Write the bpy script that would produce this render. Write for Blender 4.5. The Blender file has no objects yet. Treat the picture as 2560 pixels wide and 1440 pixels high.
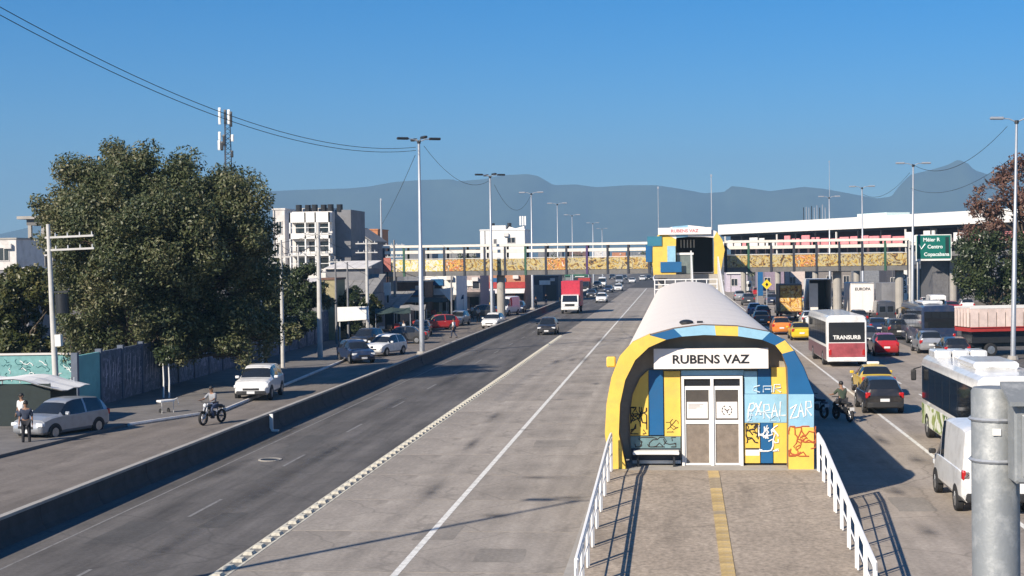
import bpy, math, random
import numpy as np
from mathutils import Vector, Matrix
random.seed(7); RNG = np.random.default_rng(7)
S = bpy.context.scene
COL = S.collection
PI = math.pi

# ------------------------------------------------------------------ camera
F = 3700.0; H = 7.1; VPX, VPY = 1688.0, 640.0; ROLL = math.radians(0.8)
Yc = Vector((VPX-1280, 720-VPY, F)).normalized()
Zc = Vector((-math.sin(ROLL), math.cos(ROLL), 0))
Zc.z = -(Zc.x*Yc.x + Zc.y*Yc.y)/Yc.z
Zc.normalize()
Xc = -(Yc.cross(Zc))            # camera coords here are (right, up, forward): a left handed triple
if Xc.x < 0: Xc = -Xc
def axis(i): return Vector((Xc[i], Yc[i], Zc[i]))
CR, CU, CF = axis(0), axis(1), axis(2)
cd = bpy.data.cameras.new('camera'); cam = bpy.data.objects.new('camera', cd); COL.objects.link(cam)
cd.sensor_width = 36; cd.lens = 36*F/2560; cd.clip_start = 0.3; cd.clip_end = 20000
m = Matrix((CR, CU, -CF)).transposed().to_4x4(); m.translation = Vector((0, 0, H)); cam.matrix_world = m
S.camera = cam
def ray(px, py): return CF*F + CR*(px-1280) + CU*(720-py)
def P(px, py, z=0.0):
    d = ray(px, py); t = (z-H)/d.z
    return Vector((d.x*t, d.y*t, z))
def Q(px, py, Y):
    d = ray(px, py); t = Y/d.y
    return Vector((d.x*t, Y, H+d.z*t))

# ------------------------------------------------------------------ light
SUN_EL = math.radians(32.0); SX, SY = -0.6, -0.8        # the sun stands to the left, a little behind
W = bpy.data.worlds.new('World'); S.world = W; W.use_nodes = True
nt = W.node_tree; bg = nt.nodes['Background']
sky = nt.nodes.new('ShaderNodeTexSky'); sky.sky_type = 'NISHITA'; sky.sun_disc = False
sky.sun_elevation = SUN_EL; sky.sun_rotation = math.atan2(SX, SY)
sky.altitude = 0; sky.air_density = 1.0; sky.dust_density = 0.1; sky.ozone_density = 10.0
hs = nt.nodes.new('ShaderNodeHueSaturation'); hs.inputs['Saturation'].default_value = 1.28
nt.links.new(sky.outputs[0], hs.inputs['Color']); nt.links.new(hs.outputs[0], bg.inputs[0]); bg.inputs[1].default_value = 0.074
sl = bpy.data.lights.new('sun', 'SUN'); sl.energy = 5.0; sl.angle = math.radians(0.53); sl.color = (1.0, 0.89, 0.74)
so = bpy.data.objects.new('sun', sl); COL.objects.link(so)
so.rotation_euler = Vector((-SX*math.cos(SUN_EL), -SY*math.cos(SUN_EL), -math.sin(SUN_EL))).to_track_quat('-Z', 'Y').to_euler()
S.view_settings.view_transform = 'Standard'; S.view_settings.look = 'None'
S.view_settings.exposure = 0.68; S.view_settings.gamma = 1.0; S.view_settings.use_curve_mapping = False
S.cycles.max_bounces = 5; S.cycles.volume_bounces = 0; S.cycles.transparent_max_bounces = 6
S.cycles.caustics_reflective = False; S.cycles.caustics_refractive = False

# ------------------------------------------------------------------ materials
MATS = {}
def mat(name, col, rough=0.7, metal=0.0, var=0.0, scale=3.0, bump=0.0, bscale=20.0, spec=0.5, coat=0.0, rnd=0.0, stretch=None, dirt=None, dirt_amt=0.0, dscale=1.0):
    """plain principled surface with noise mottling, per object variation, soiling and fine relief"""
    if name in MATS: return MATS[name]
    M = bpy.data.materials.new(name); M.use_nodes = True; n = M.node_tree.nodes; l = M.node_tree.links
    b = n['Principled BSDF']; b.inputs['Base Color'].default_value = (*col, 1)
    b.inputs['Roughness'].default_value = rough; b.inputs['Metallic'].default_value = metal
    b.inputs['Specular IOR Level'].default_value = spec; b.inputs['Coat Weight'].default_value = coat
    b.inputs['Coat Roughness'].default_value = 0.08
    tc = n.new('ShaderNodeTexCoord'); vec = tc.outputs['Object']
    if stretch:
        mp = n.new('ShaderNodeMapping'); mp.inputs['Scale'].default_value = stretch; l.new(vec, mp.inputs['Vector']); vec = mp.outputs[0]
    out = None
    if var > 0:
        t = n.new('ShaderNodeTexNoise'); t.inputs['Scale'].default_value = scale; t.inputs['Detail'].default_value = 7; t.inputs['Roughness'].default_value = 0.65
        l.new(vec, t.inputs['Vector'])
        mr = n.new('ShaderNodeMapRange'); mr.inputs[1].default_value = 0.28; mr.inputs[2].default_value = 0.72
        mr.inputs[3].default_value = 1-var; mr.inputs[4].default_value = 1+var; l.new(t.outputs['Fac'], mr.inputs[0])
        mx = n.new('ShaderNodeVectorMath'); mx.operation = 'SCALE'; mx.inputs[0].default_value = col; l.new(mr.outputs[0], mx.inputs['Scale'])
        out = mx.outputs[0]
    if rnd > 0:
        oi = n.new('ShaderNodeObjectInfo'); mr = n.new('ShaderNodeMapRange'); mr.inputs[3].default_value = 1-rnd; mr.inputs[4].default_value = 1+rnd
        l.new(oi.outputs['Random'], mr.inputs[0])
        mx = n.new('ShaderNodeVectorMath'); mx.operation = 'SCALE'
        if out: l.new(out, mx.inputs[0])
        else: mx.inputs[0].default_value = col
        l.new(mr.outputs[0], mx.inputs['Scale']); out = mx.outputs[0]
    if dirt:
        t = n.new('ShaderNodeTexNoise'); t.inputs['Scale'].default_value = dscale; t.inputs['Detail'].default_value = 9; t.inputs['Roughness'].default_value = 0.7
        l.new(vec, t.inputs['Vector'])
        mr = n.new('ShaderNodeMapRange'); mr.inputs[1].default_value = 0.48; mr.inputs[2].default_value = 0.72; mr.inputs[4].default_value = dirt_amt
        l.new(t.outputs['Fac'], mr.inputs[0])
        mx = n.new('ShaderNodeMix'); mx.data_type = 'RGBA'; l.new(mr.outputs[0], mx.inputs[0])
        if out: l.new(out, mx.inputs[6])
        else: mx.inputs[6].default_value = (*col, 1)
        mx.inputs[7].default_value = (*dirt, 1); out = mx.outputs[2]
    if out: l.new(out, b.inputs['Base Color'])
    if bump > 0:
        t = n.new('ShaderNodeTexNoise'); t.inputs['Scale'].default_value = bscale; t.inputs['Detail'].default_value = 5; l.new(vec, t.inputs['Vector'])
        bp = n.new('ShaderNodeBump'); bp.inputs['Strength'].default_value = bump; bp.inputs['Distance'].default_value = 0.05
        l.new(t.outputs['Fac'], bp.inputs['Height']); l.new(bp.outputs[0], b.inputs['Normal'])
    MATS[name] = M; return M

def paint(name, col, metal=0.0): return mat('paint_'+name, col, 0.32, metal, 0.05, 2.0, coat=0.6, dirt=(0.16, 0.13, 0.10), dirt_amt=0.35, dscale=2.5)

def leafmat(name, cols, spec=0.5, rough=0.42):
    M = bpy.data.materials.new(name); M.use_nodes = True; n = M.node_tree.nodes; l = M.node_tree.links
    b = n['Principled BSDF']; g = n.new('ShaderNodeNewGeometry'); cr = n.new('ShaderNodeValToRGB')
    e = cr.color_ramp.elements
    while len(e) < len(cols): e.new(0.5)
    for i, c in enumerate(cols):
        e[i].position = i/(len(cols)-1); e[i].color = (*c, 1)
    t = n.new('ShaderNodeTexNoise'); t.inputs['Scale'].default_value = 0.35; t.inputs['Detail'].default_value = 2
    tc = n.new('ShaderNodeTexCoord'); l.new(tc.outputs['Object'], t.inputs['Vector'])
    a = n.new('ShaderNodeMath'); a.operation = 'MULTIPLY_ADD'; a.inputs[1].default_value = 0.55
    mr = n.new('ShaderNodeMapRange'); mr.inputs[1].default_value = 0.3; mr.inputs[2].default_value = 0.7; mr.inputs[4].default_value = 0.45
    l.new(t.outputs['Fac'], mr.inputs[0])
    l.new(g.outputs['Random Per Island'], a.inputs[0]); l.new(mr.outputs[0], a.inputs[2]); l.new(a.outputs[0], cr.inputs[0])
    l.new(cr.outputs[0], b.inputs['Base Color']); b.inputs['Roughness'].default_value = rough; b.inputs['Specular IOR Level'].default_value = spec
    tr = n.new('ShaderNodeBsdfTranslucent'); l.new(cr.outputs[0], tr.inputs[0])
    ms = n.new('ShaderNodeMixShader'); ms.inputs[0].default_value = 0.22
    l.new(b.outputs[0], ms.inputs[1]); l.new(tr.outputs[0], ms.inputs[2]); l.new(ms.outputs[0], n['Material Output'].inputs[0])
    return M

def road_mat(name, col, dark, streak, crack=0.5, grain=0.16):
    """asphalt or concrete: mottled, worn in long streaks along y, with cracks and dark drips"""
    M = bpy.data.materials.new(name); M.use_nodes = True; n = M.node_tree.nodes; l = M.node_tree.links
    b = n['Principled BSDF']; b.inputs['Roughness'].default_value = 0.85; b.inputs['Specular IOR Level'].default_value = 0.25
    tc = n.new('ShaderNodeTexCoord'); oi = n.new('ShaderNodeObjectInfo')
    def noise(sc, det, stretch=(1, 1, 1), rough=0.6):
        mp = n.new('ShaderNodeMapping'); mp.inputs['Scale'].default_value = stretch; l.new(tc.outputs['Object'], mp.inputs[0])
        t = n.new('ShaderNodeTexNoise'); t.inputs['Scale'].default_value = sc; t.inputs['Detail'].default_value = det; t.inputs['Roughness'].default_value = rough
        l.new(mp.outputs[0], t.inputs['Vector']); return t.outputs['Fac']
    def rng(x, a, c, lo, hi):
        mr = n.new('ShaderNodeMapRange'); mr.inputs[1].default_value = a; mr.inputs[2].default_value = c; mr.inputs[3].default_value = lo; mr.inputs[4].default_value = hi
        l.new(x, mr.inputs[0]); return mr.outputs[0]
    def mul(a, c):
        x = n.new('ShaderNodeMath'); x.operation = 'MULTIPLY'; l.new(a, x.inputs[0]); l.new(c, x.inputs[1]); return x.outputs[0]
    f = mul(rng(noise(0.5, 6), 0.3, 0.7, 0.86, 1.14), rng(noise(9, 4), 0.3, 0.7, 1-grain, 1+grain))
    f = mul(f, rng(noise(1.1, 4, (1, 0.06, 1)), 0.3, 0.7, 1-streak, 1+streak))
    f = mul(f, rng(oi.outputs['Random'], 0, 1, 0.9, 1.1))
    sc = n.new('ShaderNodeVectorMath'); sc.operation = 'SCALE'; sc.inputs[0].default_value = col; l.new(f, sc.inputs['Scale'])
    v = n.new('ShaderNodeTexVoronoi'); v.feature = 'DISTANCE_TO_EDGE'; v.inputs['Scale'].default_value = 0.33
    wp = n.new('ShaderNodeTexNoise'); wp.inputs['Scale'].default_value = 1.3; wp.inputs['Detail'].default_value = 6; l.new(tc.outputs['Object'], wp.inputs['Vector'])
    ad = n.new('ShaderNodeMix'); ad.data_type = 'RGBA'; ad.inputs[0].default_value = 0.35; l.new(tc.outputs['Object'], ad.inputs[6]); l.new(wp.outputs['Color'], ad.inputs[7])
    l.new(ad.outputs[2], v.inputs['Vector'])
    ck = rng(v.outputs['Distance'], 0.0, 0.012, crack, 0.0)
    st = rng(noise(0.8, 5, (1, 0.35, 1), 0.7), 0.56, 0.72, 0.0, 0.55)
    mxm = n.new('ShaderNodeMath'); mxm.operation = 'MAXIMUM'; l.new(ck, mxm.inputs[0]); l.new(st, mxm.inputs[1])
    mx = n.new('ShaderNodeMix'); mx.data_type = 'RGBA'; l.new(mxm.outputs[0], mx.inputs[0]); l.new(sc.outputs[0], mx.inputs[6]); mx.inputs[7].default_value = (*dark, 1)
    l.new(mx.outputs[2], b.inputs['Base Color'])
    bp = n.new('ShaderNodeBump'); bp.inputs['Strength'].default_value = 0.25; bp.inputs['Distance'].default_value = 0.02
    l.new(noise(35, 3), bp.inputs['Height']); l.new(bp.outputs[0], b.inputs['Normal'])
    return M

def mural_mat(name, cols, scale=1.6):
    """spray-painted panel: irregular flat patches of a few colours, a different piece on each panel"""
    M = bpy.data.materials.new(name); M.use_nodes = True; n = M.node_tree.nodes; l = M.node_tree.links
    b = n['Principled BSDF']; b.inputs['Roughness'].default_value = 0.6
    tc = n.new('ShaderNodeTexCoord'); oi = n.new('ShaderNodeObjectInfo')
    ad = n.new('ShaderNodeVectorMath'); ad.operation = 'ADD'; l.new(tc.outputs['Object'], ad.inputs[0])
    cb = n.new('ShaderNodeMath'); cb.operation = 'MULTIPLY'; cb.inputs[1].default_value = 40; l.new(oi.outputs['Random'], cb.inputs[0]); l.new(cb.outputs[0], ad.inputs[1])
    t = n.new('ShaderNodeTexNoise'); t.inputs['Scale'].default_value = scale; t.inputs['Detail'].default_value = 2.5; t.inputs['Distortion'].default_value = 2.2; l.new(ad.outputs[0], t.inputs['Vector'])
    cr = n.new('ShaderNodeValToRGB'); cr.color_ramp.interpolation = 'CONSTANT'; e = cr.color_ramp.elements
    while len(e) < len(cols): e.new(0.5)
    for i, c in enumerate(cols):
        e[i].position = 0.0 if i == 0 else 0.30+0.42*i/len(cols); e[i].color = (*c, 1)
    l.new(t.outputs['Fac'], cr.inputs[0]); l.new(cr.outputs[0], b.inputs['Base Color'])
    return M

WHITE = mat('white_paint', (0.78, 0.77, 0.74), 0.55, var=0.06, scale=4, dirt=(0.35, 0.3, 0.25), dirt_amt=0.3, dscale=2)
LINE = mat('road_line_white', (0.72, 0.71, 0.67), 0.75, var=0.15, scale=8, dirt=(0.22, 0.2, 0.18), dirt_amt=0.75, dscale=3)
YELLOW = mat('facade_yellow', (0.74, 0.50, 0.085), 0.5, var=0.09, scale=2.5, dirt=(0.42, 0.28, 0.12), dirt_amt=0.35, dscale=2)
BLUE = mat('facade_blue', (0.010, 0.105, 0.26), 0.45, var=0.1, scale=2, dirt=(0.03, 0.06, 0.12), dirt_amt=0.4)
LBLUE = mat('facade_light_blue', (0.27, 0.49, 0.63), 0.5, var=0.1, scale=2.2, dirt=(0.12, 0.2, 0.26), dirt_amt=0.35)
TEAL = mat('teal_grey', (0.13, 0.22, 0.235), 0.6, var=0.2, scale=3)
CREAM = mat('sign_cream', (0.80, 0.75, 0.71), 0.45, var=0.03)
VAULT = mat('vault_white', (0.78, 0.71, 0.63), 0.55, var=0.045, scale=0.5, dirt=(0.6, 0.55, 0.48), dirt_amt=0.35, dscale=0.35)
BLACK = mat('black_print', (0.012, 0.012, 0.014), 0.5)
DARK = mat('dark_metal', (0.03, 0.032, 0.036), 0.45, 0.3)
BROWN = mat('brown_lining', (0.20, 0.13, 0.075), 0.7, var=0.2, scale=2)
GLASS = mat('dark_glass', (0.015, 0.018, 0.022), 0.06, spec=0.9)
WGLASS = mat('window_glass', (0.03, 0.036, 0.045), 0.1, spec=0.8)
SMOKE = mat('smoked_glass', (0.085, 0.075, 0.066), 0.12, spec=0.7, var=0.2, scale=3)
TAN = mat('dusty_door_glass', (0.22, 0.18, 0.145), 0.25, var=0.25, scale=6, spec=0.6)
CONC = mat('concrete', (0.36, 0.34, 0.31), 0.85, var=0.18, scale=2, bump=0.2, dirt=(0.16, 0.14, 0.12), dirt_amt=0.5)
SHADECONC = mat('shaded_concrete', (0.05, 0.05, 0.052), 0.9, var=0.3, scale=2, bump=0.2)  # parapet block colour, darkened to carry the shade of its road face
DCONC = mat('dark_concrete', (0.16, 0.155, 0.15), 0.9, var=0.2, scale=2, bump=0.2)
GALV = mat('galvanised', (0.215, 0.23, 0.24), 0.55, 0.2, var=0.10, scale=5, dirt=(0.42, 0.43, 0.43), dirt_amt=0.75, dscale=16, bump=0.05, bscale=90)
POLEM = mat('pole_concrete', (0.50, 0.49, 0.47), 0.8, var=0.15, scale=1.5)
STEEL = mat('lamp_steel', (0.42, 0.44, 0.47), 0.45, 0.5, var=0.08)
RUBBER = mat('rubber', (0.018, 0.018, 0.019), 0.85)
ALLOY = mat('alloy', (0.45, 0.46, 0.47), 0.35, 0.8)
PLATE = mat('number_plate', (0.68, 0.68, 0.68), 0.4)
TRIM = mat('black_plastic', (0.02, 0.02, 0.021), 0.6)
HEADL = mat('headlamp_lens', (0.7, 0.72, 0.74), 0.1, spec=0.9)
TAILL = mat('tail_lens', (0.42, 0.012, 0.012), 0.2, spec=0.8)
BARK = mat('bark', (0.085, 0.065, 0.048), 0.95, var=0.3, scale=4, bump=0.6, bscale=12)
WIRE = mat('cable_black', (0.02, 0.02, 0.022), 0.6)
SKIN = mat('skin_brown', (0.27, 0.15, 0.095), 0.55)
HAIR = mat('hair_black', (0.015, 0.012, 0.010), 0.6)
ORANGE = mat('brick_orange', (0.48, 0.20, 0.09), 0.85, var=0.25, scale=3)
RUST = mat('rust_roof', (0.17, 0.10, 0.075), 0.9, var=0.35, scale=2)
GREYW = mat('grey_render', (0.20, 0.20, 0.21), 0.9, var=0.25, scale=1.2, dirt=(0.08, 0.08, 0.08), dirt_amt=0.5, dscale=0.6)
OFFW = mat('offwhite_render', (0.66, 0.63, 0.60), 0.85, var=0.1, scale=1.0, dirt=(0.30, 0.27, 0.24), dirt_amt=0.55, dscale=0.7)
FIBRO = mat('fibre_cement', (0.23, 0.225, 0.22), 0.9, var=0.3, scale=1.5)
GREENSIGN = mat('sign_green', (0.004, 0.135, 0.105), 0.45, var=0.05)
SIGNY = mat('sign_yellow', (0.75, 0.55, 0.02), 0.5)
PINK = mat('panel_pink', (0.72, 0.26, 0.27), 0.6, var=0.2, scale=2, rnd=0.15)
RED = mat('fascia_red', (0.36, 0.035, 0.03), 0.5, var=0.15)
PINKW = mat('pinkish_wood', (0.70, 0.56, 0.50), 0.7, var=0.15, scale=3, rnd=0.1)

# ------------------------------------------------------------------ mesh builder
class MB:
    def __init__(s): s.v = []; s.f = []
    def add(s, vs, fs):
        o = len(s.v); s.v += [tuple(x) for x in vs]; s.f += [tuple(i+o for i in f) for f in fs]; return s
    def bx(s, x0, x1, y0, y1, z0, z1):
        return s.add([(x0,y0,z0),(x1,y0,z0),(x1,y1,z0),(x0,y1,z0),(x0,y0,z1),(x1,y0,z1),(x1,y1,z1),(x0,y1,z1)],
                     [(0,3,2,1),(4,5,6,7),(0,1,5,4),(1,2,6,5),(2,3,7,6),(3,0,4,7)])
    def rbx(s, x0, x1, y0, y1, z0, z1, r):
        """box with its vertical and long edges chamfered"""
        pts = [(x0+r,z0),(x1-r,z0),(x1,z0+r),(x1,z1-r),(x1-r,z1),(x0+r,z1),(x0,z1-r),(x0,z0+r)]
        cx, cz = (x0+x1)/2, (z0+z1)/2
        k = max(0.2, 1-r/max(1e-6, min(x1-x0, z1-z0)/2))
        ins = [(cx+(x-cx)*k, cz+(z-cz)*k) for x, z in pts]
        rings = [(y0, ins), (y0+r, pts), (y1-r, pts), (y1, ins)]
        return s.loft([[(x, y, z) for x, z in p] for y, p in rings])
    def loft(s, rings, caps=True, closed=True):
        n = len(rings[0]); vs = [p for r in rings for p in r]; fs = []
        for i in range(len(rings)-1):
            for j in range(n if closed else n-1):
                a = i*n+j; b = i*n+(j+1) % n
                fs.append((a, b, b+n, a+n))
        if caps and closed: fs += [tuple(range(n))[::-1], tuple(range((len(rings)-1)*n, len(rings)*n))]
        return s.add(vs, fs)
    def tube(s, pts, r, n=6):
        pts = [Vector(p) for p in pts]; rings = []
        rr = r if isinstance(r, (list, tuple)) else [r]*len(pts)
        for i, p in enumerate(pts):
            d = (pts[min(i+1, len(pts)-1)]-pts[max(i-1, 0)]).normalized()
            a = d.cross(Vector((0, 0, 1)));
            if a.length < 0.05: a = d.cross(Vector((0, 1, 0)))
            a.normalize(); b = a.cross(d)
            rings.append([p + (a*math.cos(2*PI*k/n)+b*math.sin(2*PI*k/n))*rr[i] for k in range(n)])
        return s.loft(rings)
    def cyl(s, p0, p1, r0, r1=None, n=10): return s.tube([p0, p1], [r0, r0 if r1 is None else r1], n)
    def prism_y(s, poly, y0, y1): return s.loft([[(x, y0, z) for x, z in poly], [(x, y1, z) for x, z in poly]])
    def prism_x(s, poly, x0, x1): return s.loft([[(x0, y, z) for y, z in poly], [(x1, y, z) for y, z in poly]])
    def prism_z(s, poly, z0, z1): return s.loft([[(x, y, z0) for x, y in poly], [(x, y, z1) for x, y in poly]])
    def ell(s, c, rx, ry, rz, n=12, k=7):
        rings = []
        for i in range(k+1):
            a = -PI/2 + PI*i/k; cr = max(0.02, math.cos(a))
            rings.append([(c[0]+rx*cr*math.cos(2*PI*j/n), c[1]+ry*cr*math.sin(2*PI*j/n), c[2]+rz*math.sin(a)) for j in range(n)])
        return s.loft(rings)
    def mesh(s, name, m, smooth=None):
        me = bpy.data.meshes.new(name); me.from_pydata(s.v, [], s.f); me.validate()
        if m: me.materials.append(m)
        import bmesh
        b = bmesh.new(); b.from_mesh(me); bmesh.ops.recalc_face_normals(b, faces=b.faces); b.to_mesh(me); b.free()
        if smooth is not None:
            me.polygons.foreach_set('use_smooth', [True]*len(me.polygons)); me.set_sharp_from_angle(angle=math.radians(smooth))
        return me
    def build(s, name, m, parent=None, loc=None, rz=0, smooth=None):
        return link(name, s.mesh(name, m, smooth), parent, loc=loc, rz=rz)

def link(name, me, parent=None, m=None, loc=None, rz=0):
    o = bpy.data.objects.new(name, me); COL.objects.link(o)
    if parent is not None: o.parent = parent
    if loc is not None: o.location = loc
    if rz: o.rotation_euler = (0, 0, rz)
    if m is not None:
        o.material_slots[0].link = 'OBJECT'; o.material_slots[0].material = m
    return o
def tag(o, label, cat, group=None):
    o['label'] = label; o['category'] = cat
    if group: o['group'] = group
    return o
def thing(name, label, cat, loc=(0, 0, 0), rz=0, group=None):
    o = bpy.data.objects.new(name, None); o.empty_display_size = 0.3; COL.objects.link(o)
    o.location = loc; o.rotation_euler = (0, 0, rz); return tag(o, label, cat, group)
def structure(o): o['kind'] = 'structure'; return o
def stuff(o): o['kind'] = 'stuff'; return o
def dup(root, loc, rz, label):
    c = root.copy(); COL.objects.link(c); c.location = loc; c.rotation_euler = (0, 0, rz); c['label'] = label
    for ch in root.children:
        d = ch.copy(); COL.objects.link(d); d.parent = c
        for g in ch.children:
            e = g.copy(); COL.objects.link(e); e.parent = d
    return c
def text_mesh(name, txt, size, m, thick=0.01, bold=0.0, align='CENTER'):
    cu = bpy.data.curves.new(name, 'FONT'); cu.body = txt; cu.size = size; cu.extrude = thick; cu.offset = bold; cu.align_x = align; cu.align_y = 'CENTER'
    cu.resolution_u = 3
    o = bpy.data.objects.new(name, cu); COL.objects.link(o)
    me = bpy.data.meshes.new_from_object(o); bpy.data.objects.remove(o)
    me.name = name; me.materials.clear(); me.materials.append(m); return me
def text_obj(name, txt, size, m, loc, parent=None, bold=0.0, sx=1.0, rz=0):
    """letters standing upright, facing -y"""
    o = link(name, text_mesh(name, txt, size, m, bold=bold), parent, loc=loc); o.rotation_euler = (PI/2, 0, rz); o.scale = (sx, 1, 1); return o
def strokes(name, lines, r, m, parent, origin, sc, flat=0.012):
    """hand-sprayed lines on a wall facing -y, drawn in units of sc from origin (x, y, z)"""
    b = MB()
    for ln in lines:
        pts = [Vector((origin[0]+u*sc[0], origin[1], origin[2]+v*sc[1])) for u, v in ln]
        b.tube(pts, r, 4)
    for i, v in enumerate(b.v): b.v[i] = (v[0], origin[1]+(v[1]-origin[1])*flat/r, v[2])
    return b.build(name, m, parent)

# ================================================================== SETTING
ASPH = road_mat('asphalt', (0.112, 0.105, 0.10), (0.05, 0.048, 0.048), 0.38, 0.4)
CLANE = road_mat('lane_concrete', (0.29, 0.26, 0.228), (0.12, 0.108, 0.095), 0.2, 0.4)
SERV = road_mat('service_road_dirt', (0.165, 0.145, 0.128), (0.07, 0.06, 0.052), 0.2, 0.3)
RLANE = road_mat('right_road_grey', (0.335, 0.292, 0.25), (0.14, 0.12, 0.10), 0.2, 0.5)
RAMPM = road_mat('ramp_screed', (0.325, 0.272, 0.218), (0.13, 0.11, 0.09), 0.08, 0.4, 0.3)
SOIL = road_mat('bare_ground', (0.17, 0.15, 0.125), (0.07, 0.06, 0.05), 0.1, 0.2)

def sheet(name, pts, z, m):
    o = MB().add([(x, y, z) for x, y in pts], [tuple(range(len(pts)))]).build(name, m); return structure(o)
sheet('ground', [(-5200, -250), (4200, -250), (4200, 7400), (-5200, 7400)], -0.012, SOIL)
XB = -17.1                                   # parapet between expressway and service road
XS = -10.37                                     # edge of the bus lane
sheet('asphalt_road', [(XB, 2), (XS, 2), (XS, 900), (XB, 900)], 0.0, ASPH)
sheet('service_road', [(-27.5, 2), (XB-0.25, 2), (XB-0.25, 900), (-27.5, 900)], 0.0, SERV)
sheet('right_road', [(4.3, 2), (17.5, 2), (17.5, 900), (4.3, 900)], 0.0, RLANE)
sheet('right_service_road', [(17.5, 2), (40, 2), (40, 900), (17.5, 900)], 0.0, ASPH)
lane = sheet('bus_lane', [(XS, 2), (-2.52, 2), (-2.52, 900), (XS, 900)], 0.0, mat('joint_dark', (0.05, 0.045, 0.04), 0.9, var=0.2))
slab_cache = {}
for xa, xb in ((XS+0.02, -6.38), (-6.36, -2.55)):
    y = 28.0
    while y < 330:
        Ls = 5.0 if y < 200 else 12.0
        key = (xa, Ls)
        if key not in slab_cache:
            slab_cache[key] = MB().bx(xa, xb, 0, Ls-0.05, 0.0, 0.012).mesh('slab', CLANE)
        o = link('slab', slab_cache[key], lane, loc=(0, y, random.uniform(-0.001, 0.001)))
        y += Ls

def stain(px, py, w, ln, m, rz=0.0, z=0.0165):
    q = P(px, py); o = MB().add([(-w/2, -ln/2, 0), (w/2, -ln/2, 0), (w/2, ln/2, 0), (-w/2, ln/2, 0)], [(0, 1, 2, 3)]).build('oil_stain', m, loc=(q.x, q.y, z), rz=rz); return structure(o)
SM = bpy.data.materials.new('oil_stain'); SM.use_nodes = True; n = SM.node_tree.nodes; l = SM.node_tree.links
b = n['Principled BSDF']; b.inputs['Base Color'].default_value = (0.055, 0.05, 0.046, 1); b.inputs['Roughness'].default_value = 0.6
tc = n.new('ShaderNodeTexCoord'); mp = n.new('ShaderNodeMapping'); mp.inputs['Location'].default_value = (-1, -1, 0); mp.inputs['Scale'].default_value = (2, 2, 0); l.new(tc.outputs['Generated'], mp.inputs[0])
gr = n.new('ShaderNodeTexGradient'); gr.gradient_type = 'QUADRATIC_SPHERE'; l.new(mp.outputs[0], gr.inputs[0])
t = n.new('ShaderNodeTexNoise'); t.inputs['Scale'].default_value = 1.6; t.inputs['Detail'].default_value = 6; l.new(tc.outputs['Object'], t.inputs['Vector'])
mm = n.new('ShaderNodeMath'); mm.operation = 'MULTIPLY'; l.new(gr.outputs['Fac'], mm.inputs[0]); l.new(t.outputs['Fac'], mm.inputs[1])
mr = n.new('ShaderNodeMapRange'); mr.inputs[1].default_value = 0.03; mr.inputs[2].default_value = 0.55; mr.inputs[4].default_value = 0.5; l.new(mm.outputs[0], mr.inputs[0]); l.new(mr.outputs[0], b.inputs['Alpha'])
for k, (px_, py_, w_, ln_) in enumerate(((1235, 1042, 1.0, 9), (1180, 1110, 0.8, 7), (1345, 1195, 2.3, 1.1), (1420, 1245, 1.9, 1.0), (1310, 1075, 1.5, 0.9), (1395, 1000, 1.6, 1.0), (1330, 940, 1.8, 1.2), (1080, 1230, 1.0, 9), (1240, 1290, 1.6, 1.2), (1490, 960, 1.0, 3), (1430, 900, 1.2, 6), (1390, 905, 1.1, 9), (640, 1240, 1.2, 16), (820, 1130, 1.3, 18), (980, 1010, 1.3, 20), (420, 1370, 1.2, 12), (720, 1080, 1.0, 14), (1130, 950, 1.2, 18), (1200, 880, 1.4, 22), (560, 1180, 1.4, 8), (2290, 1150, 1.2, 4), (2240, 1230, 1.0, 3), (2320, 1330, 1.2, 3), (2200, 1100, 1.0, 6), (1500, 850, 1.6, 20), (1460, 900, 1.2, 14))): stain(px_, py_, w_, ln_, SM, 0.0, 0.0165+0.0006*k)
def line(name, x, w, y0, y1, z=0.017, dash=None, m=LINE):
    b = MB(); y = y0
    while y < y1:
        e = min(y1, y+(dash[0] if dash else 1e9))
        b.add([(x-w/2, y, z), (x+w/2, y, z), (x+w/2, e, z), (x-w/2, e, z)], [(0, 1, 2, 3)]); y = e+(dash[1] if dash else 0)
    return structure(b.build(name, m))
line('lane_line_bus', -6.36, 0.17, 20, 330)
WORNL = mat('road_line_worn', (0.21, 0.205, 0.20), 0.8, var=0.3, scale=5, dirt=(0.11, 0.105, 0.105), dirt_amt=0.9, dscale=2)
line('lane_line_express', -13.6, 0.10, 30, 330, 0.004, (3, 7), WORNL)
line('lane_line_right', 8.85, 0.15, 30, 330, 0.004)
line('lane_line_outer', 12.1, 0.12, 62, 330, 0.004, (4, 6))
line('road_edge_line', XB+1.35, 0.07, 20, 330, 0.004, None, WORNL)

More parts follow.
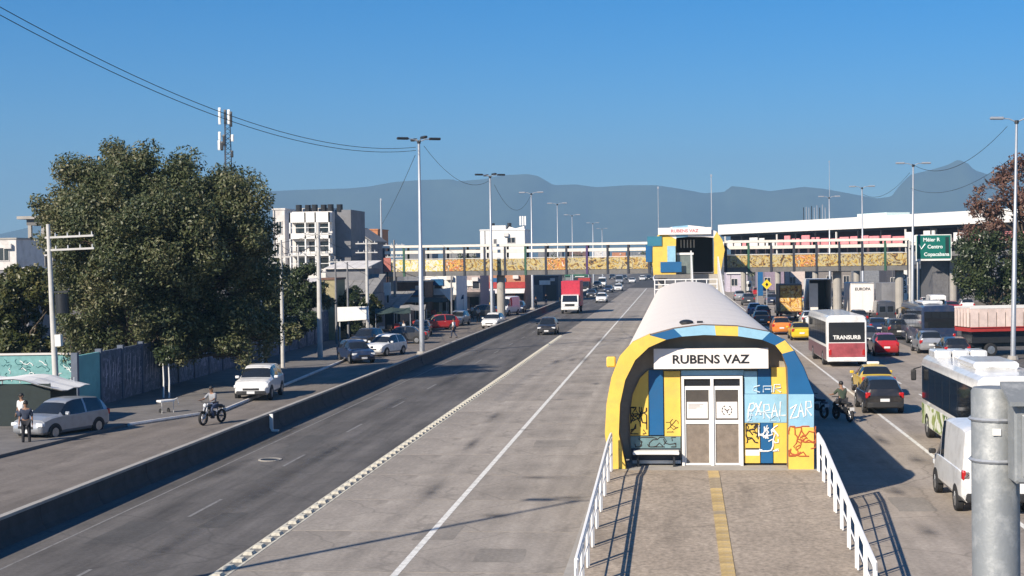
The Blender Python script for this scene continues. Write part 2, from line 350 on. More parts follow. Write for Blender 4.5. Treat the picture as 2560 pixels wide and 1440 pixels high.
PATCH = road_mat('asphalt_patch', (0.092, 0.088, 0.085), (0.04, 0.04, 0.04), 0.15, 0.2); PATCHL = road_mat('concrete_patch', (0.245, 0.222, 0.196), (0.10, 0.09, 0.08), 0.12, 0.4)
for k, (px_, py_, w_, ln_, m_, z_) in enumerate(((330, 1330, 1.3, 3.2, PATCH, .003), (760, 1110, 1.0, 6, PATCH, .003), (900, 1010, 1.6, 4, PATCH, .003), (1150, 905, 1.2, 10, PATCH, .003), (560, 1300, 0.8, 2.4, PATCH, .003), (1390, 1110, 1.7, 2.2, PATCHL, .0155), (1250, 1390, 1.2, 1.6, PATCHL, .0155), (1100, 1330, 1.1, 2.5, PATCHL, .0155), (1440, 985, 1.8, 3, PATCHL, .0155), (2280, 1260, 1.1, 2.4, PATCHL, .003))):
    q = P(px_, py_); r = random.Random(k); n_ = 14
    ring_ = [(q.x+w_/2*max(-1, min(1, 1.7*math.cos(2*PI*a/n_)))*r.uniform(.9, 1.05), q.y+ln_/2*max(-1, min(1, 1.7*math.sin(2*PI*a/n_)))*r.uniform(.9, 1.05)) for a in range(n_)]
    sheet('road_patch', ring_, z_, m_)
# lane separator: twin lines with raised white studs
sep = thing('lane_separator', 'long double white line of raised studs dividing the asphalt from the bus lane', 'lane separator', (XS, 0, 0))
SEPM = mat('divider_cream', (0.56, 0.53, 0.44), 0.8, var=0.2, scale=6, dirt=(0.2, 0.18, 0.15), dirt_amt=0.85, dscale=2.5)
MB().bx(-0.122, 0.152, 28, 134, 0.0, 0.014).build('base_strip', mat('divider_grey', (0.20, 0.19, 0.17), 0.85, var=0.3, scale=4), sep)
for dx in (-0.16, 0.19):
    MB().bx(dx-0.035, dx+0.035, 28, 134, 0.0, 0.02).build('edge_line', SEPM, sep)
stud = MB().loft([[(-0.11, -0.19, 0), (0.14, -0.19, 0), (0.14, 0.19, 0), (-0.11, 0.19, 0)], [(-0.07, -0.13, 0.075), (0.10, -0.13, 0.075), (0.10, 0.13, 0.075), (-0.07, 0.13, 0.075)]]).mesh('stud', SEPM)
for i in range(125): link('stud', stud, sep, loc=(0, 29+i*0.84, 0.012))

# concrete parapet in cast pieces
par = thing('concrete_parapet', 'long low concrete parapet between the expressway and the service road', 'barrier', (XB, 0, 0))
prof = [(-0.26, 0), (0.26, 0), (0.17, 0.12), (0.085, 0.36), (0.075, 0.66), (-0.075, 0.66), (-0.085, 0.36), (-0.17, 0.12)]
seg = MB().prism_y(prof, 0, 3.98).mesh('block', SHADECONC)
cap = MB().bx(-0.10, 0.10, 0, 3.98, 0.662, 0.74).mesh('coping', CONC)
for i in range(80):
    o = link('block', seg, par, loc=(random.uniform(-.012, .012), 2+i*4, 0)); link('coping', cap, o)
mk = thing('marker_post', 'short white marker standing against the near side of the long parapet', 'marker post', (P(676, 1078).x+0.05, P(676, 1078).y, 0))
MB().bx(-0.07, 0.07, -0.05, 0.05, 0, 0.72).build('post', WHITE, mk); MB().bx(-0.06, 0.3, -0.1, 0.1, 0, 0.06).build('foot', WHITE, mk)

# manhole ring on the asphalt
mh = P(675, 1150); r_ = MB()
ring = lambda r, z: [(r*math.cos(2*PI*k/24), r*math.sin(2*PI*k/24), z) for k in range(24)]
r_.loft([ring(0.42, 0.002), ring(0.42, 0.03), ring(0.34, 0.03), ring(0.34, 0.002)], caps=False)
mo = thing('manhole', 'round iron manhole in the asphalt lane close to the parapet', 'manhole', (mh.x, mh.y, 0)); r_.build('ring', CONC, mo)
MB().loft([ring(0.335, 0.002), ring(0.335, 0.016)]).build('lid', DARK, mo)

# ------------------------------------------------------------------ mountains and haze
SKY = [(-700, 650), (-300, 620), (0, 585), (110, 560), (300, 520), (520, 490), (680, 478), (740, 475), (870, 471), (925, 466), (985, 455), (1050, 450), (1130, 448), (1145, 453), (1210, 448), (1255, 438), (1320, 435), (1345, 440), (1385, 463), (1440, 461), (1490, 468), (1570, 463), (1640, 463), (1700, 472), (1760, 483), (1810, 480), (1830, 465), (1860, 468), (1925, 478), (2010, 467), (2060, 472), (2120, 483), (2190, 496), (2228, 492), (2248, 465), (2275, 437), (2330, 424), (2370, 412), (2395, 399), (2420, 408), (2435, 425), (2470, 436), (2490, 428), (2560, 415), (2700, 430), (2900, 470), (3300, 560)]
xs = np.array([p[0] for p in SKY], float); ys = np.array([p[1] for p in SKY], float)
YM = 6000.0
cols = np.linspace(-700, 3300, 420)
tops = np.interp(cols, xs, ys)
verts = []; NR = 12
for i, (cx, ty) in enumerate(zip(cols, tops)):
    c = Q(cx, ty, YM); hz = max(30.0, c.z+4*math.sin(i*0.9)*math.sin(i*0.31))
    for j in range(NR):
        t = j/(NR-1)*2-1                         # -1 near foot, 0 ridge, 1 far foot
        k = max(0.0, 1-abs(t))
        fold = 1+0.16*math.sin(i*0.23+t*3)*(1-k)*k*4
        verts.append((c.x, YM+t*(900 if t < 0 else 700)+ (120*math.sin(i*0.17)*k*(1-k)*4), -2+hz*(k**1.15)*min(1.0, fold) if k < 1 else -2+hz))
# make sure each column has one row exactly on the ridge
verts2 = []
for i, (cx, ty) in enumerate(zip(cols, tops)):
    col_ = verts[i*NR:(i+1)*NR]; c = Q(cx, ty, YM)
    col_ = col_[:NR//2]+[(c.x, YM, c.z)]+col_[NR//2:]; verts2 += col_
n1 = NR+1; mf = [(i*n1+j, (i+1)*n1+j, (i+1)*n1+j+1, i*n1+j+1) for i in range(len(cols)-1) for j in range(NR)]
structure(MB().add(verts2, mf).build('mountains', mat('forest_slope', (0.045, 0.06, 0.035), 0.95, var=0.3, scale=0.01), smooth=60))
hz = bpy.data.materials.new('haze_air'); hz.use_nodes = True; n = hz.node_tree.nodes; n.remove(n['Principled BSDF'])
pv = n.new('ShaderNodeVolumePrincipled'); pv.inputs['Color'].default_value = (0.34, 0.60, 0.88, 1); pv.inputs['Density'].default_value = 2.0e-4; pv.inputs['Anisotropy'].default_value = 0.0
hz.node_tree.links.new(pv.outputs[0], n['Material Output'].inputs['Volume'])
stuff(MB().bx(-5300, 4300, -300, 7500, -3, 480).build('haze', hz))

# ================================================================== STATION
FY = 42.6                                        # front of the portal
FF = 43.35                                        # face behind it
PZ = 1.0                                         # platform height
ST_END = 119.0
plat = structure(MB().bx(-2.0, 4.0, FY-0.3, ST_END+4, 0, PZ).build('station_platform', CONC))
structure(MB().bx(-2.52, -2.02, 24, ST_END+40, 0, 0.13).build('kerb', CONC))
structure(MB().bx(4.02, 4.28, 24, ST_END+40, 0, 0.13).build('kerb_right', CONC))
st = thing('bus_station', 'near bus station with white vaulted roof and yellow and blue arched front', 'bus station', (0, 0, 0))
OUT = [(1527, 1158), (1514, 1085), (1518, 1010), (1530, 945), (1550, 893), (1582, 858), (1625, 838), (1685, 822), (1755, 813), (1845, 816), (1925, 830), (1962, 850), (1984, 876), (2008, 918), (2034, 985), (2034, 1158)]
INN = [(1566, 1158), (1547, 1085), (1550, 1010), (1563, 950), (1588, 900), (1622, 868), (1665, 849), (1705, 841), (1760, 837), (1845, 840), (1905, 849), (1938, 863), (1955, 884), (1968, 918), (1971, 985), (1971, 1158)]
def wx(p, Y): q = Q(p[0], p[1], Y); return (q.x, max(PZ, q.z))
outw = [wx(p, FY) for p in OUT]; innw = [wx(p, FY) for p in INN]
outw[0] = (outw[0][0], PZ); innw[0] = (innw[0][0], PZ); outw[-1] = (outw[-1][0], PZ); innw[-1] = (innw[-1][0], PZ)
def between(p, q, t): return (p[0]+(q[0]-p[0])*t, p[1]+(q[1]-p[1])*t)
# the arch shell: lining and outer skin
b = MB()
for i in range(len(outw)-1):
    o0, o1, i0, i1 = outw[i], outw[i+1], innw[i], innw[i+1]
    b.loft([[(*(o0[0], FY, o0[1]),), (*(o1[0], FY, o1[1]),), (*(i1[0], FY, i1[1]),), (*(i0[0], FY, i0[1]),)],
            [(o0[0], FF+0.02, o0[1]), (o1[0], FF+0.02, o1[1]), (i1[0], FF+0.02, i1[1]), (i0[0], FF+0.02, i0[1])]], caps=True)
b.build('arch_shell', BROWN, st)
bandcol = [YELLOW, YELLOW, YELLOW, YELLOW, YELLOW, YELLOW, BLUE, YELLOW, LBLUE, YELLOW, BLUE, YELLOW, YELLOW, BLUE, BLUE, LBLUE, YELLOW]
segs = []
for i in range(len(outw)-1):
    if i == 14:                                   # the wide upright right-hand panel: light blue above, yellow below
        segs += [(outw[14], between(outw[14], outw[15], 0.44), innw[14], between(innw[14], innw[15], 0.44), LBLUE),
                 (between(outw[14], outw[15], 0.44), outw[15], between(innw[14], innw[15], 0.44), innw[15], YELLOW)]
    elif i == 8:
        segs += [(outw[8], between(outw[8], outw[9], .35), innw[8], between(innw[8], innw[9], .35), LBLUE), (between(outw[8], outw[9], .35), outw[9], between(innw[8], innw[9], .35), innw[9], YELLOW)]
    else:
        segs.append((outw[i], outw[i+1], innw[i], innw[i+1], {6: BLUE, 5: YELLOW, 7: LBLUE, 9: LBLUE, 10: BLUE, 11: YELLOW, 12: BLUE, 13: BLUE}.get(i, YELLOW)))
for o0, o1, i0, i1, m_ in segs:
    g = 0.004
    MB().loft([[(o0[0], FY-0.075, o0[1]), (o1[0], FY-0.075, o1[1]), (i1[0], FY-0.075, i1[1]), (i0[0], FY-0.075, i0[1])],
               [(o0[0], FY-g, o0[1]), (o1[0], FY-g, o1[1]), (i1[0], FY-g, i1[1]), (i0[0], FY-g, i0[1])]]).build('arch_panel', m_, st)
# coloured outer skin of the portal sides, seen obliquely
for a_, c_, m_ in ((0, 6, YELLOW), (11, 15, BLUE)):
    b = MB()
    for i in range(a_, c_):
        o0, o1 = outw[i], outw[i+1]; nx, nz = -(o1[1]-o0[1]), (o1[0]-o0[0]); L = math.hypot(nx, nz); nx, nz = nx/L*.02, nz/L*.02
        b.loft([[(o0[0], FY, o0[1]), (o1[0], FY, o1[1]), (o1[0]+nx, FY, o1[1]+nz), (o0[0]+nx, FY, o0[1]+nz)], [(o0[0], FF, o0[1]), (o1[0], FF, o1[1]), (o1[0]+nx, FF, o1[1]+nz), (o0[0]+nx, FF, o0[1]+nz)]])
    b.build('portal_side', m_, st)
# backing wall of the face
back = [wx(p, FF+0.05) for p in INN]
cxm = sum(p[0] for p in back)/len(back)
MB().prism_y([(cxm+(x-cxm)*1.06, z if z <= PZ else z+0.12) for x, z in back], FF+0.05, FF+0.2).build('face_wall', mat('face_grey', (0.30, 0.27, 0.22), 0.7, var=0.15), st)
def fpanel(name, x0, x1, y0, y1, m, t=0.05, Y=FF, clip=None):
    a = Q(x0, y0, Y); c = Q(x1, y1, Y)
    return MB().bx(a.x, c.x, Y-t, Y+0.047, max(PZ, c.z), a.z).build(name, m, st)
def fpoly(name, pts, m, t=0.05, Y=FF):
    return MB().prism_y([(q.x, max(PZ+0.002, q.z)) for q in (Q(x, y, Y) for x, y in pts)], Y-t, Y+0.047).build(name, m, st)
fpoly('wall_panel', [(1576, 1088), (1574, 1040), (1582, 985), (1600, 945), (1621, 925), (1621, 1088)], YELLOW)
fpanel('wall_panel', 1622, 1659, 925, 1087, BLUE, 0.055)
fpanel('wall_panel', 1660, 1702, 928, 1090, YELLOW, 0.05)
fpoly('wall_panel', [(1577, 1120), (1576, 1090), (1701, 1091), (1701, 1120)], TEAL, 0.05)
fpoly('wall_panel', [(1580, 1158), (1578, 1121), (1701, 1121), (1701, 1158)], mat('skirting_dark', (0.045, 0.055, 0.07), 0.6), 0.03)
fpanel('wall_panel', 1860, 1893, 928, 984, LBLUE, 0.05)
fpanel('wall_panel', 1894, 1927, 922, 984, BLUE, 0.055)
fpanel('wall_panel', 1928, 1972, 918, 984, YELLOW, 0.05)
fpanel('wall_panel', 1703, 1859, 926, 938, LBLUE, 0.05)
fpanel('wall_panel', 1860, 1972, 985, 1056, LBLUE, 0.06)
fpanel('wall_panel', 1860, 1900, 1057, 1157, YELLOW, 0.055)
fpanel('wall_panel', 1901, 1932, 1057, 1157, BLUE, 0.06)
fpanel('wall_panel', 1933, 1972, 1057, 1157, YELLOW, 0.055)
fpanel('base_sill', 1581, 1702, 1150, 1158, WHITE, 0.08)
# bench
a = Q(1582, 1122, FF-0.45); c = Q(1698, 1135, FF-0.45)
MB().rbx(a.x, c.x, FF-0.5, FF-0.06, c.z-0.02, c.z+0.07, 0.015).build('bench_seat', WHITE, st)
for xx in (a.x+0.15, c.x-0.15): MB().bx(xx-0.03, xx+0.03, FF-0.4, FF-0.12, PZ, c.z-0.02).build('bench_leg', DARK, st)
# door
a = Q(1703, 940, FF); c = Q(1858, 1157, FF); dx0, dx1, dz1 = a.x, c.x, a.z; dzm = Q(1780, 1054, FF).z; mid = (dx0+dx1)/2
fr = MB(); t = 0.075
for x0, x1, z0, z1 in ((dx0, dx0+t, PZ, dz1), (dx1-t, dx1, PZ, dz1), (mid-t*0.6, mid+t*0.6, PZ, dz1-t), (dx0+t, dx1-t, dz1-t, dz1)):
    fr.bx(x0, x1, FF-0.14, FF+0.04, z0, z1)
fr.build('door_frame', WHITE, st)
for x0, x1 in ((dx0+t, mid-t*0.6), (mid+t*0.6, dx1-t)):
    lf = MB(); zt = dz1-t
    z_tr0 = Q(1780, 967, FF).z; z_tr1 = Q(1780, 974, FF).z
    s_ = 0.05
    for zz0, zz1 in ((PZ+0.01, PZ+0.07), (dzm-0.055, dzm+0.055), (z_tr1, z_tr0+0.03)): lf.bx(x0+0.002, x1-0.002, FF-0.10, FF-0.03, zz0, zz1)
    for xa, xb in ((x0+0.002, x0+s_), (x1-s_, x1-0.002)): lf.bx(xa, xb, FF-0.098, FF-0.03, PZ+0.07, dzm-0.055); lf.bx(xa, xb, FF-0.098, FF-0.03, dzm+0.055, z_tr1)
    d = lf.build('door', WHITE, st)
    MB().bx(x0+s_, x1-s_, FF-0.07, FF-0.04, PZ+0.07, dzm-0.055).build('pane', TAN, d)
    MB().bx(x0+s_, x1-s_, FF-0.07, FF-0.04, dzm+0.055, z_tr1).build('pane', SMOKE, d)
    MB().bx(x0+0.002, x1-0.002, FF-0.07, FF-0.04, z_tr0+0.03, zt-0.002).build('transom_pane', GLASS, d)
    za = Q(1780, 1004, FF).z; zb = Q(1780, 1045, FF).z
    ps = MB().bx(x0+s_+0.03, x1-s_-0.03, FF-0.085, FF-0.0705, zb, za).build('notice', CREAM, d)
    if x0 < mid-0.3:
        for k, (w_, n_) in enumerate(((0.55, 1), (0.42, 1), (0.5, 1), (0.3, 1))):
            MB().bx(x0+s_+0.07, x0+s_+0.07+w_*0.8, FF-0.088, FF-0.0855, za-0.085-k*0.035, za-0.07-k*0.035).build('notice_line', mat('print_grey', (0.25, 0.24, 0.24), 0.6), d)
    else:
        cx_, cz_ = (x0+x1)/2, (za+zb)/2-0.01
        e = MB()
        for k in range(10):
            if k in (2, 7): continue
            a0, a1 = 2*PI*k/10, 2*PI*(k+0.72)/10
            e.tube([(cx_+0.14*math.cos(a0+(a1-a0)*u/3), FF-0.087, cz_+0.14*math.sin(a0+(a1-a0)*u/3)) for u in range(4)], 0.014, 4)
        e.tube([(cx_-0.07, FF-0.087, cz_+0.05), (cx_, FF-0.087, cz_-0.01), (cx_+0.07, FF-0.087, cz_+0.03)], 0.016, 4)
        e.tube([(cx_-0.0, FF-0.087, cz_-0.01), (cx_+0.02, FF-0.087, cz_-0.08)], 0.014, 4)
        for i, v in enumerate(e.v): e.v[i] = (v[0], FF-0.087+(v[1]-FF+0.087)*0.1, v[2])
        e.build('emblem', BLACK, d)
# name board
a = Q(1634, 872, FY+0.35); c = Q(1921, 921, FY+0.35)
nb = MB().bx(a.x, c.x, FY+0.35, FY+0.47, c.z, a.z).build('name_board', CREAM, st)
text_obj('lettering', 'RUBENS VAZ', 0.345, BLACK, ((Q(1776, 900, FY+0.35)).x, FY+0.348, Q(1776, 899, FY+0.35).z), nb, bold=0.008, sx=1.10)
for xx in (a.x+0.35, (a.x+c.x)/2, c.x-0.35): MB().bx(xx-0.03, xx+0.03, FY+0.48, FF+0.04, a.z-0.12, a.z-0.06).build('board_bracket', DARK, st)
# lamp box on the left shoulder
q = Q(1540, 905, FY); MB().rbx(q.x-0.28, q.x-0.02, FY+0.1, FY+0.4, q.z-0.16, q.z+0.14, 0.03).build('lamp_box', YELLOW, st)
# graffiti
WSPRAY = mat('spray_white', (0.78, 0.78, 0.76), 0.7); BSPRAY = mat('spray_black', (0.03, 0.022, 0.02), 0.8); OSPRAY = mat('spray_rust', (0.42, 0.10, 0.03), 0.8); PSPRAY = mat('spray_pale_blue', (0.55, 0.68, 0.78), 0.7)
L = {'P': [[(0, -.35), (.05, .5), (.2, .95), (.5, 1), (.6, .7), (.4, .45), (.05, .5)]], 'X': [[(0, 0), (.5, 1)], [(0, .9), (.45, .05)]],
     'R': [[(0, 0), (.05, 1), (.45, 1), (.5, .6), (.05, .5), (.5, 0)]], 'A': [[(0, 0), (.25, 1), (.5, 0)], [(.1, .4), (.42, .4)]], 'L': [[(.1, 1), (0, .0), (.5, 0)]],
     'Z': [[(0, .7), (.55, 1), (0, 0), (.6, .1)]], 'T': [[(.25, 0), (.25, 1)], [(0, .9), (.5, 1.1)]]}
for word, k0, px_, Yw, off in (('PXRAL', 0, 1868, FF, -0.066), ('ZAR', 5, 1974, FY, -0.082)):
    lines_ = []
    for k, ch in enumerate(word):
        for ln in L[ch]: lines_.append([(u*1.25+k*0.82, v+0.12*math.sin((k+k0)*2.1)) for u, v in ln])
    q = Q(px_, 1040, Yw)
    strokes('graffiti', lines_, 0.022, WSPRAY, st, (q.x+0.02, Yw+off, q.z-0.02), (0.275 if k0 == 0 else 0.26, 0.40))
lines_ = []
for k, ch in enumerate('CAR'):
    for ln in {'C': [[(.5, .9), (.1, .7), (0, .3), (.5, 0)]], 'A': [[(0, 0), (0, .8), (.6, .8), (.6, 0)], [(.1, .4), (.5, .4)]], 'R': L['R']}[ch]: lines_.append([(u+k*0.75, v) for u, v in ln])
q = Q(1882, 982, FF); strokes('graffiti', lines_, 0.018, PSPRAY, st, (q.x, FF-0.068, q.z+0.02), (0.40, 0.22))
def scribble(n, w, h, seed):
    r = random.Random(seed); out = []
    for _ in range(n):
        x, y = r.uniform(0, w), r.uniform(0, h); pts = []
        a0 = r.uniform(0, 6.28)
        for k in range(r.randint(4, 8)):
            pts.append((min(w, max(0, x)), min(h, max(0, y)))); a0 += r.uniform(-1.6, 1.6); x += 0.13*math.cos(a0); y += 0.13*math.sin(a0)
        out.append(pts)
    return out
q = Q(1576, 1086, FF); strokes('graffiti', scribble(15, 0.46, 0.78, 3), 0.017, BSPRAY, st, (q.x+0.02, FF-0.058, q.z+0.02), (1, 1))
q = Q(1938, 1150, FY); strokes('graffiti', scribble(16, 0.75, 0.85, 11), 0.019, OSPRAY, st, (q.x+0.38, FY-0.081, q.z+0.12), (1, 1))
q = Q(1902, 1140, FF); strokes('graffiti', scribble(12, 0.55, 0.75, 21), 0.020, WSPRAY, st, (q.x-0.05, FF-0.075, q.z+0.15), (1, 1))
q = Q(1862, 1115, FF); strokes('graffiti', scribble(12, 0.34, 0.55, 5), 0.018, BSPRAY, st, (q.x+0.04, FF-0.062, q.z+0.10), (1, 1))
q = Q(1862, 1140, FF); MB().bx(q.x+0.02, q.x+0.42, FF-0.062, FF-0.0555, q.z+0.02, q.z+0.19).build('patch', WHITE, st)
q = Q(1862, 1140, FF); MB().bx(q.x+0.02, q.x+0.42, FF-0.0625, FF-0.0555, q.z+0.192, q.z+0.24).build('patch', BSPRAY, st)
q = Q(1868, 1054, FF); strokes('graffiti', scribble(10, 0.95, 0.28, 31), 0.012, PSPRAY, st, (q.x, FF-0.074, q.z+0.02), (1, 1))
q = Q(1662, 1088, FF); strokes('graffiti', scribble(4, 0.35, 0.5, 35), 0.010, BSPRAY, st, (q.x+0.04, FF-0.056, q.z+0.1), (1, 1))
q = Q(1578, 1120, FF); strokes('graffiti', scribble(8, 1.2, 0.28, 37), 0.014, BSPRAY, st, (q.x+0.1, FF-0.056, q.z+0.04), (1, 1))
# vaulted roof in sheets, side posts and glazing
cv = [p for p in outw[3:13]]; rx = sum(p[0] for p in cv)/len(cv)
vo = [(rx+(x-rx)*0.985, z-0.05) for x, z in cv]; vo = [(vo[0][0], vo[0][1]-0.35)]+vo+[(vo[-1][0]+0.1, vo[-1][1]-0.5)]
# refine the arch to a smooth curve
def smoothline(p, n=2):
    for _ in range(n):
        q_ = [p[0]]
        for i in range(len(p)-1):
            q_ += [between(p[i], p[i+1], 0.25), between(p[i], p[i+1], 0.75)]
        p = q_+[p[-1]]
    return p
vo = smoothline(vo); vi = [(rx+(x-rx)*0.965, z-0.1) for x, z in vo]
nsh = 12; yy = np.linspace(FF+0.03, ST_END, nsh+1)
vs_mesh = {}
for k in range(nsh):
    y0, y1 = yy[k], yy[k+1]-0.02; key = 0
    if key not in vs_mesh:
        b = MB()
        for i in range(len(vo)-1):
            b.loft([[(vo[i][0], 0, vo[i][1]), (vo[i+1][0], 0, vo[i+1][1]), (vi[i+1][0], 0, vi[i+1][1]), (vi[i][0], 0, vi[i][1])],
                    [(vo[i][0], y1-y0, vo[i][1]), (vo[i+1][0], y1-y0, vo[i+1][1]), (vi[i+1][0], y1-y0, vi[i+1][1]), (vi[i][0], y1-y0, vi[i][1])]], caps=False)
        vs_mesh[key] = b.mesh('roof_sheet', VAULT, 40)
    link('roof_sheet', vs_mesh[key], st, loc=(0, y0, 0))
MB().bx(vo[0][0]-0.14, vo[0][0]+0.0, FF+0.1, ST_END, vo[0][1]-0.16, vo[0][1]+0.02).build('gutter', DARK, st)
MB().bx(vo[-1][0], vo[-1][0]+0.14, FF+0.1, ST_END, vo[-1][1]-0.16, vo[-1][1]+0.02).build('gutter', DARK, st)
q = Q(1716, 806, FY+3); MB().ell((q.x, FY+3, q.z), 0.22, 0.3, 0.09).build('roof_vent', DARK, st); MB().bx(q.x+0.32, q.x+0.5, FY+2.9, FY+3.1, q.z-0.06, q.z+0.04).build('roof_vent', DARK, st)
pm = MB().bx(-0.06, 0.06, -0.06, 0.06, PZ, vo[0][1]-0.1).mesh('side_post', WHITE); gl = MB().bx(-0.015, 0.015, 0.08, 3.0, PZ+0.25, vo[0][1]-0.2).mesh('side_glazing', SMOKE)
for sx_ in (vi[0][0]+0.06, vi[-1][0]-0.06):
    for k in range(24): link('side_post', pm, st, loc=(sx_, FF+0.6+k*3.1, 0)); link('side_glazing', gl, st, loc=(sx_, FF+0.6+k*3.1, 0))

# ------------------------------------------------------------------ ramp with tactile tiles and railings
RS = 0.085; RY0, RY1 = 28.0, FY-0.3
def rz_(y): return max(0.02, PZ-RS*max(0.0, RY1-1.2-y))
def rxl(y): return -1.88-0.012*(RY1-y)
def rxr(y): return 3.94-0.05*(RY1-y)*0.2
b = MB(); ys_ = [RY0, 31.5, 34, 36, 38, 40, RY1-1.2, RY1]
b.loft([[(rxl(y)-0.15, y, -0.01), (rxr(y)+0.15, y, -0.01), (rxr(y)+0.15, y, rz_(y)), (rxl(y)-0.15, y, rz_(y))] for y in ys_])
ramp = structure(b.build('ramp', RAMPM))
ttop = MB().bx(-0.15, 0.15, -0.148, 0.148, 0.0, 0.022).mesh('tactile_tile', mat('tactile_yellow', (0.46, 0.33, 0.14), 0.8, var=0.3, scale=9, rnd=0.22, dirt=(0.3, 0.25, 0.2), dirt_amt=0.8, dscale=3))
WORN = mat('tactile_worn', (0.30, 0.24, 0.16), 0.85, var=0.3, scale=7)
for k in range(40):
    y = RY1-0.35-k*0.30
    if y < RY0+0.5: break
    xx = P(1780+(1815-1780)*max(0, (k/25)), 1200, 0.5).x
    qa = Q(1782, 1165, RY1).x; qb = Q(1815, 1440, 33.4).x
    xx = qa+(qb-qa)*(RY1-y)/(RY1-33.4)
    o = link('tactile_tile', ttop, ramp, m=(WORN if 3 < k < 8 or random.random() < 0.12 else None), loc=(xx, y, rz_(y)-0.004)); o.rotation_euler = (math.atan(RS) if y < RY1-1.2 else 0, 0, random.uniform(-.02, .02))
rail_m = mat('railing_white', (0.80, 0.79, 0.77), 0.45, var=0.05, scale=6)
for side, fx, lab in ((0, rxl, 'white tubular railing along the left edge of the ramp, beside the bus lane'), (1, rxr, 'white tubular railing along the right edge of the ramp, by the shaded road')):
    rt = thing('ramp_railing', lab, 'railing', (0, 0, 0), group='railings of the station ramp')
    yv = [RY1-0.1-1.6*k for k in range(9)]
    for z, r in ((1.05, 0.042), (0.92, 0.034), (0.50, 0.02)):
        MB().tube([(fx(y), y, rz_(y)+z) for y in yv], r, 6).build('rail', rail_m, rt)
    for i, y in enumerate(yv):
        MB().cyl((fx(y), y, rz_(y)), (fx(y), y, rz_(y)+1.05), 0.045, n=7).build('post', rail_m, rt)
        MB().cyl((fx(y), y-0.22, rz_(y)), (fx(y), y-0.22, rz_(y)+0.92), 0.022, n=6).build('post', rail_m, rt)

# ================================================================== FOOTBRIDGE AND ACCESS HALL
BY = 157.0
def zb(py, px=1300): return Q(px, py, BY).z
MURAL = mural_mat('mural_yellow', [(0.05, 0.04, 0.03), (0.26, 0.15, 0.06), (0.46, 0.31, 0.07), (0.50, 0.42, 0.20), (0.42, 0.36, 0.24), (0.14, 0.10, 0.05), (0.44, 0.29, 0.06)], 1.3)
MURALW = mural_mat('mural_white', [(0.70, 0.64, 0.55), (0.72, 0.66, 0.56), (0.66, 0.52, 0.10), (0.70, 0.64, 0.55), (0.25, 0.18, 0.08)], 1.0)
MURALR = mural_mat('mural_rust', [(0.68, 0.60, 0.48), (0.45, 0.14, 0.05), (0.62, 0.35, 0.08), (0.10, 0.06, 0.05), (0.68, 0.58, 0.40)], 1.4)
GPOST = [mat('bridge_post_dark', (0.03, 0.035, 0.05), 0.6), mat('bridge_post_green', (0.03, 0.10, 0.06), 0.6), mat('bridge_post_purple', (0.07, 0.035, 0.12), 0.6)]
RAILW = mat('bridge_rail_cream', (0.72, 0.68, 0.60), 0.6, var=0.1)
def footbridge(x0, x1, label):
    t = thing('footbridge', label, 'footbridge', (0, BY, 0)); n = max(1, round((x1-x0)/2.25)); d = (x1-x0)/n; D = 2.8
    z0, z1, z2, z3, z4, z5 = 5.30, 5.80, 7.06, 7.72, 8.05, 8.38
    MB().bx(x0, x1, 0, D, z0, z1).build('deck', DCONC, t)
    MB().bx(x0-0.1, x1+0.1, -0.15, D+0.15, z5, z5+0.26).build('roof', RAILW, t)
    MB().bx(x0, x1, -0.03, 0.03, z3, z4).build('top_beam', RAILW, t); MB().bx(x0, x1, D-0.03, D+0.03, z3, z4).build('top_beam', RAILW, t)
    pm_ = MB().bx(-0.11, 0.11, -0.08, 0.08, z0-0.02, z5).mesh('post', GPOST[0]); pn = MB().bx(0.13, d-0.13, -0.045, 0.0, z1+0.02, z2).mesh('mural_panel', MURAL); pr = MB().bx(0.12, d-0.12, -0.03, 0.02, z2+0.05, z2+0.11).mesh('handrail', RAILW)
    for k in range(n+1):
        for yy_ in (0, D): link('post', pm_, t, m=GPOST[(k*7+2) % 5 % 3 if (k % 3 == 1) else 0], loc=(x0+k*d, yy_, 0))
        if k < n:
            mm = None
            if label.startswith('left') and k < 3: mm = MURALW
            elif k % 5 == 3: mm = MURALR
            link('mural_panel', pn, t, m=mm, loc=(x0+k*d, 0, 0)); link('mural_panel', pn, t, m=mm, loc=(x0+k*d, D+0.045, 0)); link('handrail', pr, t, loc=(x0+k*d, 0, 0))
    return t
fl = footbridge(-31.2, -2.75, 'left half of the far roofed footbridge with yellow painted panels, over the expressway')
fr_ = footbridge(5.3, 24.0, 'right half of the far roofed footbridge, ending near the green road sign')
for x_, t_ in ((-30.5, fl), (-18.7, fl), (23.3, fr_), (16.9, fr_)): MB().cyl((x_, 1.4, 0), (x_, 1.4, 5.30), 0.45, n=14).build('pier', CONC, t_)
